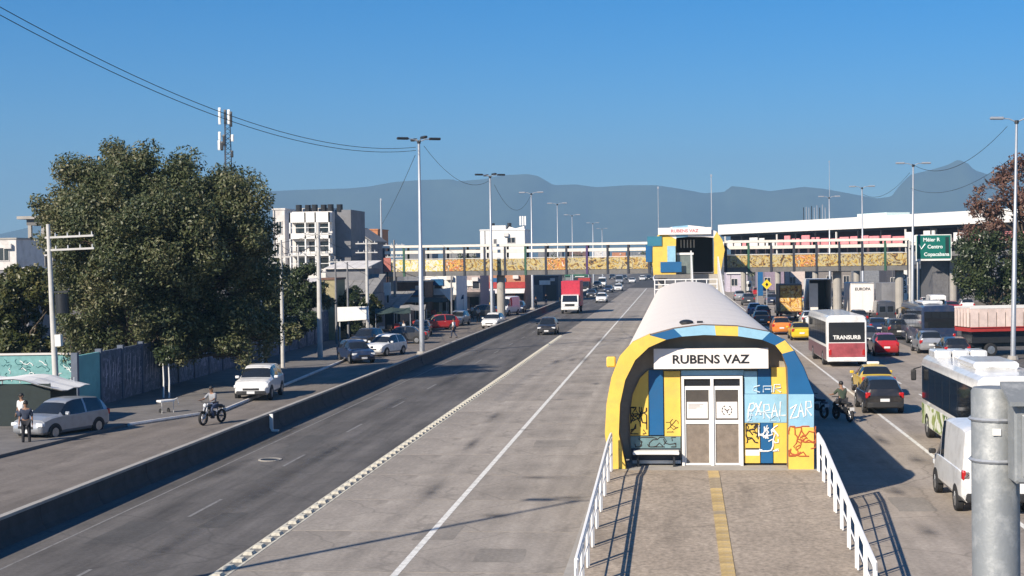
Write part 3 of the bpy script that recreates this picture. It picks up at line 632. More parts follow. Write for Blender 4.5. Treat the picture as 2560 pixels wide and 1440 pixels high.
# hall above the station's far end
HY = 146.0
hall = thing('station_access_hall', 'yellow and blue arched hall on the footbridge beyond the white station roof', 'station hall', (0, 0, 0))
def h(px, py, Y=HY): q = Q(px, py, Y); return (q.x, q.z)
ho = [h(*p) for p in [(1634, 690), (1630, 650), (1632, 620), (1638, 596), (1652, 578), (1680, 567), (1720, 563), (1760, 567), (1792, 579), (1806, 600), (1812, 625), (1806, 655), (1800, 690)]]
hi = [h(*p) for p in [(1690, 690), (1690, 660), (1690, 640), (1690, 620), (1690, 598), (1691, 594), (1720, 592), (1760, 592), (1784, 594), (1785, 610), (1785, 630), (1785, 655), (1785, 690)]]
cols_ = [YELLOW, YELLOW, YELLOW, YELLOW, CREAM, LBLUE, CREAM, CREAM, YELLOW, YELLOW, YELLOW, YELLOW]
for i in range(len(ho)-1):
    MB().loft([[(p[0], HY, p[1]) for p in (ho[i], ho[i+1], hi[i+1], hi[i])], [(p[0], HY+0.4, p[1]) for p in (ho[i], ho[i+1], hi[i+1], hi[i])]]).build('arch_panel', cols_[i], hall)
b = MB()
for i in range(len(ho)-1):
    o0, o1 = ho[i], ho[i+1]; k = 0.96; cx_ = sum(p[0] for p in ho)/len(ho); cz_ = 7.3
    sq = lambda p, f: (cx_+(p[0]-cx_)*f, cz_+(p[1]-cz_)*f)
    b.loft([[(*sq(o0, .995)[:1], HY+0.4, sq(o0, .995)[1]), (sq(o1, .995)[0], HY+0.4, sq(o1, .995)[1]), (sq(o1, k)[0], HY+0.4, sq(o1, k)[1]), (sq(o0, k)[0], HY+0.4, sq(o0, k)[1])],
            [(sq(o0, .995)[0], BY+4.5, sq(o0, .995)[1]), (sq(o1, .995)[0], BY+4.5, sq(o1, .995)[1]), (sq(o1, k)[0], BY+4.5, sq(o1, k)[1]), (sq(o0, k)[0], BY+4.5, sq(o0, k)[1])]])
b.build('shell', VAULT, hall, smooth=40)
a = h(1618, 590); c = h(1652, 612); MB().bx(a[0], c[0]+0.1, HY-0.12, HY-0.02, c[1]-0.1, a[1]-0.05).build('facade_block', mat('facade_petrol', (0.03, 0.17, 0.25), 0.5, var=0.1), hall)
a = h(1614, 612); c = h(1630, 655); MB().bx(a[0], c[0], HY-0.10, HY+2.5, c[1], a[1]).build('facade_block', BLUE, hall)
a = h(1651, 655); c = h(1704, 680); MB().bx(a[0], c[0], HY-0.14, HY-0.02, c[1], a[1]).build('facade_block', BLUE, hall)
a = h(1668, 615); c = h(1689, 655); MB().bx(a[0], c[0], HY-0.11, HY-0.02, c[1], a[1]).build('facade_block', LBLUE, hall)
a = h(1645, 570, HY-0.2); c = h(1778, 585, HY-0.2); sb = MB().bx(a[0], c[0], HY-0.3, HY-0.16, c[1], a[1]).build('name_board', CREAM, hall)
text_obj('lettering', 'RUBENS VAZ', 0.42, mat('print_pink', (0.5, 0.12, 0.15), 0.6), ((a[0]+c[0])/2, HY-0.302, (a[1]+c[1])/2), sb, bold=0.01, sx=1.1)
MB().bx(ho[0][0]+0.1, ho[-1][0]-0.1, HY-1, BY-0.02, 4.95, 5.3).build('floor', DCONC, hall)
MB().bx(hi[0][0]-0.3, hi[-1][0]+0.3, BY+4.2, BY+4.4, 5.3, 9.2).build('back_wall', DARK, hall)
for x_ in (ho[0][0]+0.8, ho[-1][0]-0.8): MB().cyl((x_, HY+1.5, 0), (x_, HY+1.5, 4.95), 0.4, n=12).build('pier', CONC, hall)
a = h(1692, 637); c = h(1733, 684); MB().bx(a[0], c[0], HY+0.5, HY+0.6, c[1], a[1]).build('glass_screen', mat('grey_green_glass', (0.16, 0.19, 0.18), 0.25, var=0.2), hall)
a = h(1691, 632); c = h(1734, 637); MB().bx(a[0], c[0], HY+0.42, HY+0.62, c[1]+0.01, a[1]).build('handrail', WHITE, hall)
for k in range(5): MB().cyl((hi[3][0]+0.5+0.32*k, HY+3, 7.9), (hi[3][0]+0.5+0.32*k, HY+3, 8.7), 0.07, n=6).build('turnstile_post', WHITE, hall)
# stair from the station end up to the hall
sxl, sxr = Q(1735, 690, HY).x-0.2, Q(1790, 690, HY).x+0.1
b = MB(); ns = 30; ya, yb_, za_, zb_ = 123.0, HY-1.0, PZ, 5.3
for k in range(ns):
    y = ya+(yb_-ya)*k/ns; z = za_+(zb_-za_)*(k+1)/ns; b.bx(sxl, sxr, y, y+(yb_-ya)/ns, z-0.35, z)
stair = thing('access_stair', 'concrete stair with white side rails climbing from the station to the hall', 'stair', (0, 0, 0)); b.build('steps', CONC, stair)
for xx, up in ((sxl-0.08, 2.3), (sxr+0.08, 1.7)):
    MB().loft([[(xx-0.06, ya, za_-0.2), (xx+0.06, ya, za_-0.2), (xx+0.06, ya, za_+1.6), (xx-0.06, ya, za_+1.6)], [(xx-0.06, yb_, zb_-0.2), (xx+0.06, yb_, zb_-0.2), (xx+0.06, yb_, zb_+up), (xx-0.06, yb_, zb_+up)]]).build('side_panel', WHITE, stair)
gt = thing('landing_railing', 'white railing round the landing behind the station roof', 'railing', (0, 0, 0))
yl = ST_END+3.4
for k in range(7):
    xx = -1.7+k*0.85; MB().cyl((xx, yl, PZ), (xx, yl, 5.15), 0.05, n=6).build('post', rail_m, gt)
for z in (4.35, 4.75, 5.15): MB().cyl((-1.75, yl, z), (3.45, yl, z), 0.05, n=6).build('rail', rail_m, gt)
MB().tube([(-1.75, yl, 5.15), (-1.9, yl+6, 5.3), (-1.9, yl+14, 5.3)], 0.06, 6).build('rail', rail_m, gt)

# ------------------------------------------------------------------ elevated gallery behind
def gallery():
    A, B = Q(1795, 566, 270), Q(2475, 531, 200)
    t = thing('elevated_gallery', 'long raised white roofed gallery with pink panels crossing behind the footbridge', 'gallery', (A.x, A.y, 0), math.atan2(B.y-A.y, B.x-A.x))
    L_ = math.hypot(B.x-A.x, B.y-A.y); top = 12.6; D = 9
    MB().bx(0, L_+22, 0, D, top-1.75, top).build('roof_fascia', WHITE, t)
    MB().bx(0, L_+22, 0.6, D, top-2.1, top-1.76).build('soffit', DARK, t)
    MB().bx(0, L_+22, 2.5, 2.7, 7.3, top-2.1).build('rear_wall', mat('gallery_dark', (0.07, 0.05, 0.06), 0.8), t)
    MB().bx(0, L_+22, 0, D, 6.6, 7.25).build('deck', DCONC, t)
    MB().bx(0, L_+22, -0.12, 0.1, 8.15, 8.5).build('rail', RAILW, t)
    k = 0; x = 0.8; r = random.Random(4)
    while x < L_+18:
        w = r.uniform(1.6, 3.0); hgt = r.uniform(0.9, 1.7)
        MB().bx(x, x+w, 0.4, 0.55, 8.55, 8.55+hgt).build('panel', PINK if (0.24 < x/L_ < 0.72 or r.random() < 0.35) else WHITE, t)
        x += w+r.uniform(0.2, 0.8); k += 1
    for k in range(13):
        x = 2+k*6.2; MB().bx(x-0.1, x+0.1, 0.3, 0.5, 7.25, top-2.1).build('mullion', DARK if k % 3 else WHITE, t)
        if k % 2 == 0: MB().cyl((x, 4, 0), (x, 4, 6.6), 0.5, n=10).build('pier', CONC, t)
    # roof block with antennas
    xb = L_*0.55; MB().bx(xb, xb+8, 2, 6, top, top+0.55).build('roof_block', mat('mint_white', (0.62, 0.74, 0.70), 0.6), t)
    for k in range(9): MB().cyl((L_*0.30+k*0.85, 4, top), (L_*0.30+k*0.85, 4, top+2.3+0.3*math.sin(k*3)), 0.07, n=5).build('antenna', STEEL if k % 3 else DARK, t)
gallery()

# ================================================================== STREET LAMPS, POLES, CABLES
def lamp(x, y, hgt, label, group, lean=0.0, arms=2, m=STEEL, r=0.16):
    t = thing('street_lamp', label, 'street lamp', (x, y, 0), group=group); t.rotation_euler = (0, -lean, 0)
    MB().tube([(0, 0, 0), (0, 0, hgt*0.5), (0, 0, hgt*0.5+0.05), (0, 0, hgt)], [r, r*0.85, r*0.7, r*0.45], 10).build('pole', m, t, smooth=40)
    MB().cyl((0, 0, 0), (0, 0, 0.25), r*2.2, r*1.8, 10).build('base', CONC, t)
    hd = MB().rbx(-0.16, 0.16, -0.45, 0.45, -0.08, 0.1, 0.05).mesh('lamp_head', DARK if arms == 4 else STEEL)
    MB().cyl((0, 0, hgt-0.1), (0, 0, hgt+0.12), 0.14, n=8).build('head_ring', DARK, t)
    for k in range(arms):
        a_ = (0.15*PI if arms == 4 else 0)+2*PI*k/arms; dx, dy = math.cos(a_), math.sin(a_)
        e = 0.95
        MB().tube([(0, 0, hgt), (dx*e*0.5, dy*e*0.5, hgt+0.22), (dx*e, dy*e, hgt+0.25)], 0.04, 5).build('arm', m, t)
        o = link('lamp_head', hd, t, loc=(dx*(e+0.3), dy*(e+0.3), hgt+0.25)); o.rotation_euler = (0.0, 0, a_-PI/2)
    return t
GL = 'tall lamp posts along the left edge of the expressway'
lamp(-18.0, 21.6, 16, 'lamp post standing out of view left of the frame', GL) if False else None
def lamp_px(px_top, py_top, Y, label, group, **k):
    q = Q(px_top, py_top, Y); lamp(q.x+k.pop('dx', 0.0), Y, q.z-0.25, label, group, **k)
lb = P(1435, 1255); lamp(lb.x-0.6*1.6*16.2, lb.y-0.8*1.6*16.2, 16.2, 'near lamp post beyond the left edge of the picture whose shadow crosses the bus lane', GL, arms=2)
SHL = (lb.x-0.6*1.6*16.2, lb.y-0.8*1.6*16.2)
lamp_px(1047, 347, 109, 'tallest grey lamp post with a cluster of dark floodlights, behind the parapet', GL, arms=4, r=0.2, dx=0.0)
lamp_px(1225, 437, 156, 'second tall lamp post from the left, before the small white rooftop house', GL, arms=4, r=0.2)
lamp_px(1328, 481, 203, 'lamp post with a curved head right of the small white rooftop house', GL, arms=2, r=0.2)
lamp_px(1393, 508, 250, 'thin lamp post with two pale heads against the mountains, fourth from the left', GL, arms=2)
lamp_px(1430, 537, 305, 'small faint lamp post over the middle of the footbridge roof', GL, arms=2)
lamp_px(1482, 557, 390, 'tiny lamp post with a pale head, left one of the last pair', GL, arms=2, r=0.22)
lamp_px(1505, 571, 460, 'tiny lamp post with a pale head, right one of the last pair', GL, arms=2, r=0.22)
GR = 'tall lamp posts along the right road'
lamp_px(2528, 296, 100, 'tall lamp post at the right edge before the reddish tree', GR, arms=2, lean=-0.022, r=0.17)
lamp_px(2277, 408, 149, 'lamp post rising beside the green road sign', GR, arms=2, lean=-0.015, r=0.17)
lamp_px(2155, 466, 200, 'lamp post over the right half of the footbridge', GR, arms=2, r=0.18)
lamp_px(2073, 491, 236, 'lamp post with twin bright heads left of the one over the bridge', GR, arms=2, r=0.2)
def mast(px, py, Y, z0, label, r=0.06):
    q = Q(px, py, Y); t = thing('slender_mast', label, 'mast', (q.x, Y, 0)); MB().cyl((0, 0, 0), (0, 0, q.z), r*1.4, r*0.6, 7).build('pole', STEEL, t); MB().bx(-0.1, 0.1, -0.1, 0.1, q.z, q.z+0.3).build('tip', STEEL, t)
mast(1778, 442, 190, 0, 'slender mast rising right behind the yellow hall', 0.09)
mast(1645, 472, 210, 0, 'thin faint mast left of the yellow hall, against the mountains')
mast(2073, 406, 300, 0, 'tallest faint mast against the sky right of the middle', 0.07)
mast(952, 502, 190, 0, 'slender mast with a dark tip right of the orange brick house', 0.16)
# utility poles on the left
def upole(px, py_top, Y, label, arms, r=0.17, lean=0.0, m=POLEM, box=False):
    q = Q(px, py_top, Y); t = thing('utility_pole', label, 'utility pole', (q.x, Y, 0), group='concrete utility poles on the left'); t.rotation_euler = (0, lean, 0)
    MB().tube([(0, 0, 0), (0, 0, q.z*0.6), (0, 0, q.z)], [r, r*0.8, r*0.6], 9).build('pole', m, t, smooth=50)
    for z, w, side in arms:
        MB().bx(-w*0.08 if side else -w/2, w if side else w/2, -0.06, 0.06, z-0.05, z+0.05).build('cross_arm', POLEM, t)
        for k in range(4):
            xx = (w*(0.15+0.27*k)) if side else (-w/2+w*(k+0.5)/4)
            MB().cyl((xx, 0, z+0.05), (xx, 0, z+0.22), 0.045, 0.03, 6).build('insulator', mat('insulator', (0.5, 0.5, 0.5), 0.3), t)
    if box:
        MB().cyl((0.55, 0, q.z-4.6), (0.55, 0, q.z-3.6), 0.34, n=12).build('transformer', DARK, t, smooth=40); MB().bx(0.1, 0.9, -0.05, 0.05, q.z-3.55, q.z-3.45).build('bracket', DARK, t)
        MB().bx(0.12, 0.42, -0.15, 0.15, 2.9, 3.5).build('meter_box', WHITE, t)
upole(133, 560, 73, 'pale concrete pole with cross arms before the big tree, far left', [(8.5, 2.4, True), (7.85, 2.4, True)], 0.17, lean=-0.03, box=True)
upole(795, 556, 104, 'tall thick concrete pole in front of the white apartment block', [(9.0, 2.0, False), (7.6, 1.6, False)], 0.2)
upole(702, 600, 95, 'thin concrete pole right of the big tree, near the wall', [(7.4, 1.4, False)], 0.14)
upole(745, 612, 120, 'thin grey pole between the wall and the white apartment block', [(7.6, 1.4, False)], 0.13)
upole(916, 598, 130, 'pale pole standing over the white hoarding', [(8.6, 2.0, False), (7.8, 2.0, False)], 0.18)
upole(985, 600, 150, 'dark pole at the left end of the footbridge', [(8.6, 2.2, False), (7.4, 1.8, False)], 0.16, m=GREYW)
for px_, pt_, Y_, lab_ in ((672, 610, 112, 'thin grey pole against the dark bushes beside the big tree'), (838, 640, 122, 'thin pole before the yellow walled house'), (868, 655, 126.5, 'thin pole rising just behind the white hoarding'), (1128, 690, 150, 'thin pole before the white walled shop')): upole(px_, pt_, Y_, lab_, [(7.0, 1.2, False)] if pt_ < 650 else [], 0.11, m=GREYW if pt_ > 600 else POLEM)
upole(652, 745, 88, 'short bare white post in front of the dark hedge', [], 0.10, m=WHITE)
# cables
def cable(name, a, b, sag, r, label, n=26, group=None):
    pts = [tuple(Vector(a).lerp(Vector(b), k/n)-Vector((0, 0, sag*4*(k/n)*(1-k/n)))) for k in range(n+1)]
    return tag(MB().tube(pts, r, 4).build(name, WIRE), label, 'cable', group)
T1 = Q(1040, 368, 109); T1b = Q(1040, 376, 109)
A0 = Q(-260, -160, 60.0); 
cable('overhead_cable', Q(-10, 12, 52), T1, 1.7, 0.018, 'upper of the twin cables sweeping down from the top left corner', group='overhead cables')
cable('overhead_cable', Q(-10, 32, 52), T1b, 1.7, 0.018, 'lower of the twin cables sweeping down from the top left corner', group='overhead cables')
cable('overhead_cable', Q(1060, 365, 109), Q(1222, 452, 156), 1.4, 0.02, 'sagging cable between the two nearest tall lamp posts', group='overhead cables')
cable('overhead_cable', Q(1236, 462, 156), Q(1326, 490, 203), 2.3, 0.02, 'sagging cable between the second and third lamp posts', group='overhead cables')
cable('overhead_cable', Q(1038, 388, 109), Q(955, 560, 190), 0.3, 0.02, 'cable running steeply down left from the tallest lamp post', group='overhead cables')
cable('overhead_cable', Q(2518, 316, 100), Q(2280, 410, 149), 1.6, 0.022, 'cable between the two right-hand lamp posts', group='overhead cables')
cable('overhead_cable', Q(2274, 432, 149), Q(2157, 485, 200), 1.2, 0.022, 'cable running left from the lamp post by the green sign', group='overhead cables')
for k, (dz, lab) in enumerate(((0, 'upper power line running along the left poles'), (-0.65, 'lower power line running along the left poles'))):
    cable('power_line', Q(150, 596+k*22, 73), Q(795, 585+k*30, 104), 0.9, 0.014, lab, group='power lines')
    cable('power_line', Q(795, 585+k*30, 104), Q(916, 612+k*16, 130), 0.7, 0.014, lab.replace('left poles', 'white apartment block'), group='power lines')
for a_, c_, sg, lab in ((Q(795, 600, 104), Q(1000, 690, 160), 1.2, 'slack service wire from the thick pole to the brown roofed shop'), (Q(916, 610, 130), Q(1090, 690, 172), 1.2, 'slack service wire from the hoarding pole to the white walled shop'), (Q(916, 625, 130), Q(1165, 690, 186), 1.5, 'slack service wire from the hoarding pole to the pale pink shop'), (Q(702, 612, 95), Q(795, 590, 104), 0.8, 'wire from the thin pole by the big tree to the thick pole'), (Q(702, 622, 95), Q(730, 600, 149), 0.8, 'wire from the thin pole to the apartment block'), (Q(985, 612, 150), Q(916, 606, 130), 0.6, 'wire from the dark pole to the hoarding pole'), (Q(745, 622, 120), Q(838, 650, 122), 0.5, 'wire sagging before the foot of the apartment block'), (Q(2277, 470, 149), Q(2528, 395, 100), 1.2, 'lower cable between the two right-hand lamp posts')):
    cable('service_wire', a_, c_, sg, 0.016, lab, group='service wires')
# mobile phone tower
q = Q(566, 272, 190)
tw = thing('phone_mast', 'tall lattice phone mast with white antenna panels above the big tree', 'phone mast', (q.x, 190, 0))
TZ = q.z
b = MB()
for k in range(3):
    a_ = 2*PI*k/3+0.4; b.cyl((0.9*math.cos(a_), 0.9*math.sin(a_), 0), (0.42*math.cos(a_), 0.42*math.sin(a_), TZ-1), 0.07, n=5)
nz_ = 26
for j in range(nz_):
    z0 = TZ*0.35+(TZ*0.65-1)*j/nz_; z1 = TZ*0.35+(TZ*0.65-1)*(j+1)/nz_; rr = 0.9-0.48*z0/TZ
    for k in range(3):
        a0, a1 = 2*PI*k/3+0.4, 2*PI*(k+1)/3+0.4; b.cyl((rr*math.cos(a0), rr*math.sin(a0), z0), (rr*math.cos(a1), rr*math.sin(a1), z1), 0.035, n=4)
b.build('lattice', mat('mast_grey', (0.10, 0.11, 0.13), 0.5, 0.3), tw)
for px_, py_, hh, m_ in ((549, 290, 2.2, WHITE), (563, 292, 1.9, DARK), (572, 292, 1.9, WHITE), (577, 298, 2.0, DARK), (549, 340, 1.1, WHITE), (581, 345, 0.9, WHITE), (548, 363, 1.3, WHITE), (555, 365, 1.2, DARK), (580, 385, 0.9, DARK), (560, 350, 1.4, DARK)):
    p_ = Q(px_, py_, 189.4)-Vector((q.x, 190, 0)); MB().rbx(p_.x-0.17, p_.x+0.17, p_.y-0.12, p_.y+0.12, p_.z-hh/2, p_.z+hh/2, 0.05).build('antenna_panel', m_, tw); MB().cyl((0, 0, p_.z), (p_.x, p_.y+0.1, p_.z), 0.04, n=4).build('bracket', STEEL, tw)

# ================================================================== TREES
def leaves(centres, radii, count, size, seed, flat=0.35):
    r = np.random.default_rng(seed); centres = np.array(centres, float); radii = np.array(radii, float)
    ci = r.choice(len(centres), count, p=(radii**2)/(radii**2).sum())
    d = r.normal(size=(count, 3)); d /= np.linalg.norm(d, axis=1)[:, None]
    rad = radii[ci]*(r.random(count)**0.42)
    pos = centres[ci]+d*rad[:, None]*np.array([1, 1, 0.85])
    nrm = d*0.6+r.normal(size=(count, 3))*0.55+np.array([0, 0, flat]); nrm /= np.linalg.norm(nrm, axis=1)[:, None]
    up = r.normal(size=(count, 3)); t1 = np.cross(nrm, up); t1 /= np.linalg.norm(t1, axis=1)[:, None]; t2 = np.cross(nrm, t1)
    s = size*(0.6+0.8*r.random(count))[:, None]
    a = pos-t1*s; b_ = pos+t2*s*0.45-nrm*s*0.12; c = pos+t1*s; e = pos-t2*s*0.45-nrm*s*0.12
    v = np.stack([a, b_, c, e], 1).reshape(-1, 3)
    return v, np.arange(count*4).reshape(-1, 4)
def crown(name, v, f, m, parent):
    me = bpy.data.meshes.new(name); me.vertices.add(len(v)); me.vertices.foreach_set('co', v.astype(np.float32).ravel())
    me.loops.add(f.size); me.loops.foreach_set('vertex_index', f.ravel().astype(np.int32)); me.polygons.add(len(f))
    me.polygons.foreach_set('loop_start', np.arange(0, f.size, 4, dtype=np.int32)); me.polygons.foreach_set('loop_total', np.full(len(f), 4, dtype=np.int32)); me.update(calc_edges=True)
    me.materials.append(m); return link(name, me, parent)
def tree(label, loc, lobes, trunk_r, nleaf, lsize, m, seed, cat='tree', name='leafy_tree', sub=7, group=None, bare=0):
    """lobes: (x, y, z, r) relative to the trunk base; each lobe breaks into leaf clumps on a limb of its own"""
    t = thing(name, label, cat, loc, group=group); r = random.Random(seed); cs, rs = [], []
    tz = min(l[2]-l[3]*0.6 for l in lobes); tz = max(1.2, tz)
    b = MB(); b.tube([(0, 0, 0), (r.uniform(-.15, .15), r.uniform(-.15, .15), tz*0.5), (0, 0, tz)], [trunk_r*1.25, trunk_r, trunk_r*0.85], 9)
    for (x, y, z, R) in lobes:
        mid = (x*0.4+r.uniform(-.3, .3), y*0.4+r.uniform(-.3, .3), tz+(z-tz)*0.55)
        b.tube([(0, 0, tz-0.2), mid, (x, y, z)], [trunk_r*0.6, trunk_r*0.38, trunk_r*0.12], 6)
        for k in range(sub):
            a_ = r.uniform(0, 6.28); el = math.asin(r.uniform(-0.75, 1)); rr = R*r.uniform(0.55, 1.0)
            c = (x+rr*math.cos(a_)*math.cos(el), y+rr*math.sin(a_)*math.cos(el), z+rr*0.9*math.sin(el))
            b.tube([(x*0.8, y*0.8, z-R*0.2), ((x+c[0])/2, (y+c[1])/2, (z+c[2])/2+0.1), c], [trunk_r*0.14, trunk_r*0.09, 0.015], 4)
            cs.append(c); rs.append(R*r.uniform(0.36, 0.60))
            for _ in range(bare): 
                e = (c[0]+r.uniform(-1, 1)*R*0.5, c[1]+r.uniform(-1, 1)*R*0.5, c[2]+r.uniform(-.2, 1)*R*0.45); b.tube([c, e], [0.04, 0.01], 3)
    b.build('trunk', BARK, t, smooth=60)
    v, f = leaves(cs, rs, nleaf, lsize, seed); crown('crown', v, f, m, t)
    return t
LEAF_DARK = leafmat('leaf_dark_glossy', [(0.022, 0.034, 0.016), (0.05, 0.07, 0.028), (0.092, 0.108, 0.042), (0.15, 0.145, 0.07), (0.25, 0.225, 0.13)], 0.45, 0.5)
LEAF_OLIVE = leafmat('leaf_olive', [(0.03, 0.04, 0.012), (0.06, 0.075, 0.02), (0.10, 0.10, 0.03), (0.15, 0.13, 0.05)], 0.6)
LEAF_RED = leafmat('leaf_russet', [(0.07, 0.035, 0.028), (0.13, 0.065, 0.05), (0.20, 0.11, 0.075), (0.12, 0.08, 0.05)], 0.5)
LEAF_GREEN = leafmat('leaf_green', [(0.018, 0.032, 0.012), (0.045, 0.065, 0.022), (0.08, 0.095, 0.035)], 0.6)
TY = 80.0
def rel(px, py, Y, base): q = Q(px, py, Y); return (q.x-base.x, Y-base.y, q.z)
tb = Vector((Q(345, 850, TY).x, TY, 0)); lobes = []
for px_, py_, dy, R in ((215, 475, 0, 1.9), (285, 430, 0.5, 1.8), (385, 432, 0, 2.0), (462, 462, 0.5, 1.9), (175, 850, -0.4, 1.3), (240, 860, -0.6, 1.3), (455, 870, -0.4, 1.4), (640, 850, 0.8, 1.5), (580, 880, 0.2, 1.3), (190, 560, -0.5, 1.9), (290, 530, -1.8, 2.3), (400, 530, -2.2, 2.4), (510, 530, -1.2, 2.2), (605, 500, 0, 1.9), (625, 575, 0, 1.5), (560, 600, -1.5, 2.0), (430, 640, -2.5, 2.3), (300, 640, -2.3, 2.2), (205, 650, -1.0, 1.8), (350, 750, -1.5, 1.9), (240, 745, -1.2, 1.8), (470, 740, -1.0, 2.0), (560, 700, 0.5, 1.9), (400, 560, 2.5, 2.4), (300, 480, 2.5, 2.2), (530, 560, 2.5, 2.0), (205, 800, -0.6, 1.4), (600, 790, 1.2, 1.9), (540, 830, 1.5, 1.7), (150, 540, 0.5, 1.5), (160, 610, -0.5, 1.5), (270, 830, -1.0, 1.6), (340, 690, -3.0, 2.0), (420, 810, -1.0, 1.8), (490, 820, 0.5, 1.8), (350, 590, -3.2, 2.2), (460, 600, -3.0, 2.2), (250, 600, -2.4, 2.0), (640, 640, 1.0, 1.6), (620, 720, 1.0, 1.8), (340, 445, 0, 1.6), (560, 475, 1, 1.6), (480, 680, 2.5, 2.4), (300, 700, 2.5, 2.4), (400, 800, 3.0, 2.2), (560, 760, 3.0, 2.2), (230, 690, 2.0, 2.0)):
    lobes.append((*rel(px_, py_, TY+dy, tb), R))
tree('huge dark leafy tree behind the graffiti wall on the left', tb, lobes, 0.42, 230000, 0.10, LEAF_DARK, 3, sub=12)
def bush(label, px_, py_, Y, w, hgt, n_, m_, seed, name='leafy_tree', cat='tree', group=None, ls=0.15):
    q = Q(px_, py_, Y); base = Vector((q.x, Y, 0)); r = random.Random(seed); lob = []
    for k in range(14):
        a_ = r.uniform(0, 6.28); rr = w*0.5*r.uniform(0.0, 0.75); lob.append((rr*math.cos(a_), rr*math.sin(a_)*0.7, hgt*r.uniform(0.25, 0.85), w*r.uniform(0.2, 0.3)))
    return tree(label, base, lob, 0.14, n_, ls, m_, seed, cat=cat, name=name, group=group, sub=6)
bush('olive green bushy tree at the left edge beside the pale pole', 60, 780, 86, 5.0, 7.2, 26000, LEAF_OLIVE, 11)
bush('small bushy tree left edge, behind the stall', -40, 800, 90, 4.5, 6.0, 14000, LEAF_OLIVE, 12)
bush('dark shrubby tree against the wall right of the big tree', 665, 820, 100, 4.2, 6.0, 16000, LEAF_DARK, 13)
bush('dark bushy tree between the big tree and the thick pole', 745, 800, 116, 5.2, 6.6, 14000, LEAF_GREEN, 14)
bush('small green shrub beside the white hoarding', 935, 800, 134, 1.8, 4.2, 3500, LEAF_OLIVE, 15, 'green_shrub', 'shrub')
bush('dark shrub growing over the wall below the white hoarding', 880, 830, 130, 4.5, 4.2, 11000, LEAF_GREEN, 16, 'dark_shrub', 'shrub')
bush('dark leafy mass of a tree before the apartment block', 690, 740, 125, 5.5, 8.6, 16000, LEAF_DARK, 17)
# right: a russet crown over a green one
base = Vector((Q(2560, 600, 136).x, 136, 0)); lob = []
for px_, py_, R in ((2500, 470, 1.7), (2545, 440, 1.8), (2600, 430, 2.2), (2470, 530, 1.8), (2530, 520, 2.0), (2590, 520, 2.2), (2450, 580, 1.6), (2520, 590, 1.9), (2660, 500, 2.4)): lob.append((*rel(px_, py_, 136+random.uniform(-2, 2), base), R))
tree('tall tree with russet, half bare crown at the right edge', base, lob, 0.3, 9000, 0.17, LEAF_RED, 21, sub=8, bare=3)
base = Vector((Q(2480, 700, 130).x, 130, 0)); lob = []
for px_, py_, R in ((2420, 640, 1.5), (2470, 630, 1.8), (2530, 640, 2.0), (2600, 630, 2.2), (2420, 690, 1.4), (2480, 690, 1.9), (2550, 700, 2.0), (2440, 730, 1.3), (2510, 735, 1.6)): lob.append((*rel(px_, py_, 130+random.uniform(-1.5, 1.5), base), R))
tree('dense green tree below the russet one, right of the green sign', base, lob, 0.3, 16000, 0.15, LEAF_GREEN, 22, sub=8)
bush('dark palm-like tree poking above the white gallery roof', 2380, 560, 330, 5, 16.5, 1800, LEAF_DARK, 23, ls=0.4)
# young street trees by the wall
for k, (px_, lab) in enumerate(((409, 'left of two young street trees with bare white trunks by the wall'), (423, 'right of two young street trees with bare white trunks by the wall'))):
    q = P(px_, 1000); t = thing('young_tree', lab, 'tree', (q.x, q.y, 0), group='young street trees')
    MB().tube([(0, 0, 0), (0.03, 0, 1.0), (0, 0, 1.9)], [0.05, 0.045, 0.03], 6).build('trunk', WHITE, t)
    v, f = leaves([(0, 0, 2.1), (0.2, 0, 2.5), (-0.2, 0.1, 2.4)], [0.4, 0.45, 0.4], 420, 0.1, 40+k); crown('crown', v, f, LEAF_GREEN, t)

# ================================================================== BUILDINGS
def house(name, label, x0, x1, Y, D, z1, m, wins=(), rz=0, roof=None, z0=0.0, group=None, cat='building', side_wins=(), parapet=True):
    """box building facing -y; wins in (u0, u1, z0, z1) metres on the front, side_wins on the +x side"""
    t = thing(name, label, cat, (x0, Y, 0), rz, group); w = x1-x0
    MB().bx(0, w, 0, D, z0, z1).build('wall', m, t)
    if parapet: MB().bx(-0.08, w+0.08, -0.08, D+0.08, z1, z1+0.18).build('parapet', roof or m, t)
    rr = random.Random(int(abs(x0*7)+Y)); u = rr.uniform(0.1, 0.25)*w
    MB().cyl((u, -0.06, z0), (u, -0.06, z1-0.05), 0.05, n=6).build('downpipe', GREYW, t)
    if w > 2 and z1 > 4:
        u = rr.uniform(0.55, 0.85)*w; MB().rbx(u-0.4, u+0.4, -0.36, -0.08, z1-1.0, z1-0.45, 0.03).build('air_conditioner', OFFW, t)
    for (u0, u1, a, c) in wins:
        f = MB().bx(u0-0.08, u1+0.08, -0.06, -0.004, a-0.08, c+0.08).build('window', OFFW, t); MB().bx(u0, u1, -0.075, -0.061, a, c).build('pane', WGLASS, f)
        MB().bx((u0+u1)/2-0.03, (u0+u1)/2+0.03, -0.09, -0.076, a, c).build('mullion', OFFW, f)
    for (u0, u1, a, c) in side_wins:
        f = MB().bx(w+0.004, w+0.06, u0-0.08, u1+0.08, a-0.08, c+0.08).build('window', OFFW, t); MB().bx(w+0.061, w+0.075, u0, u1, a, c).build('pane', WGLASS, f)
    return t
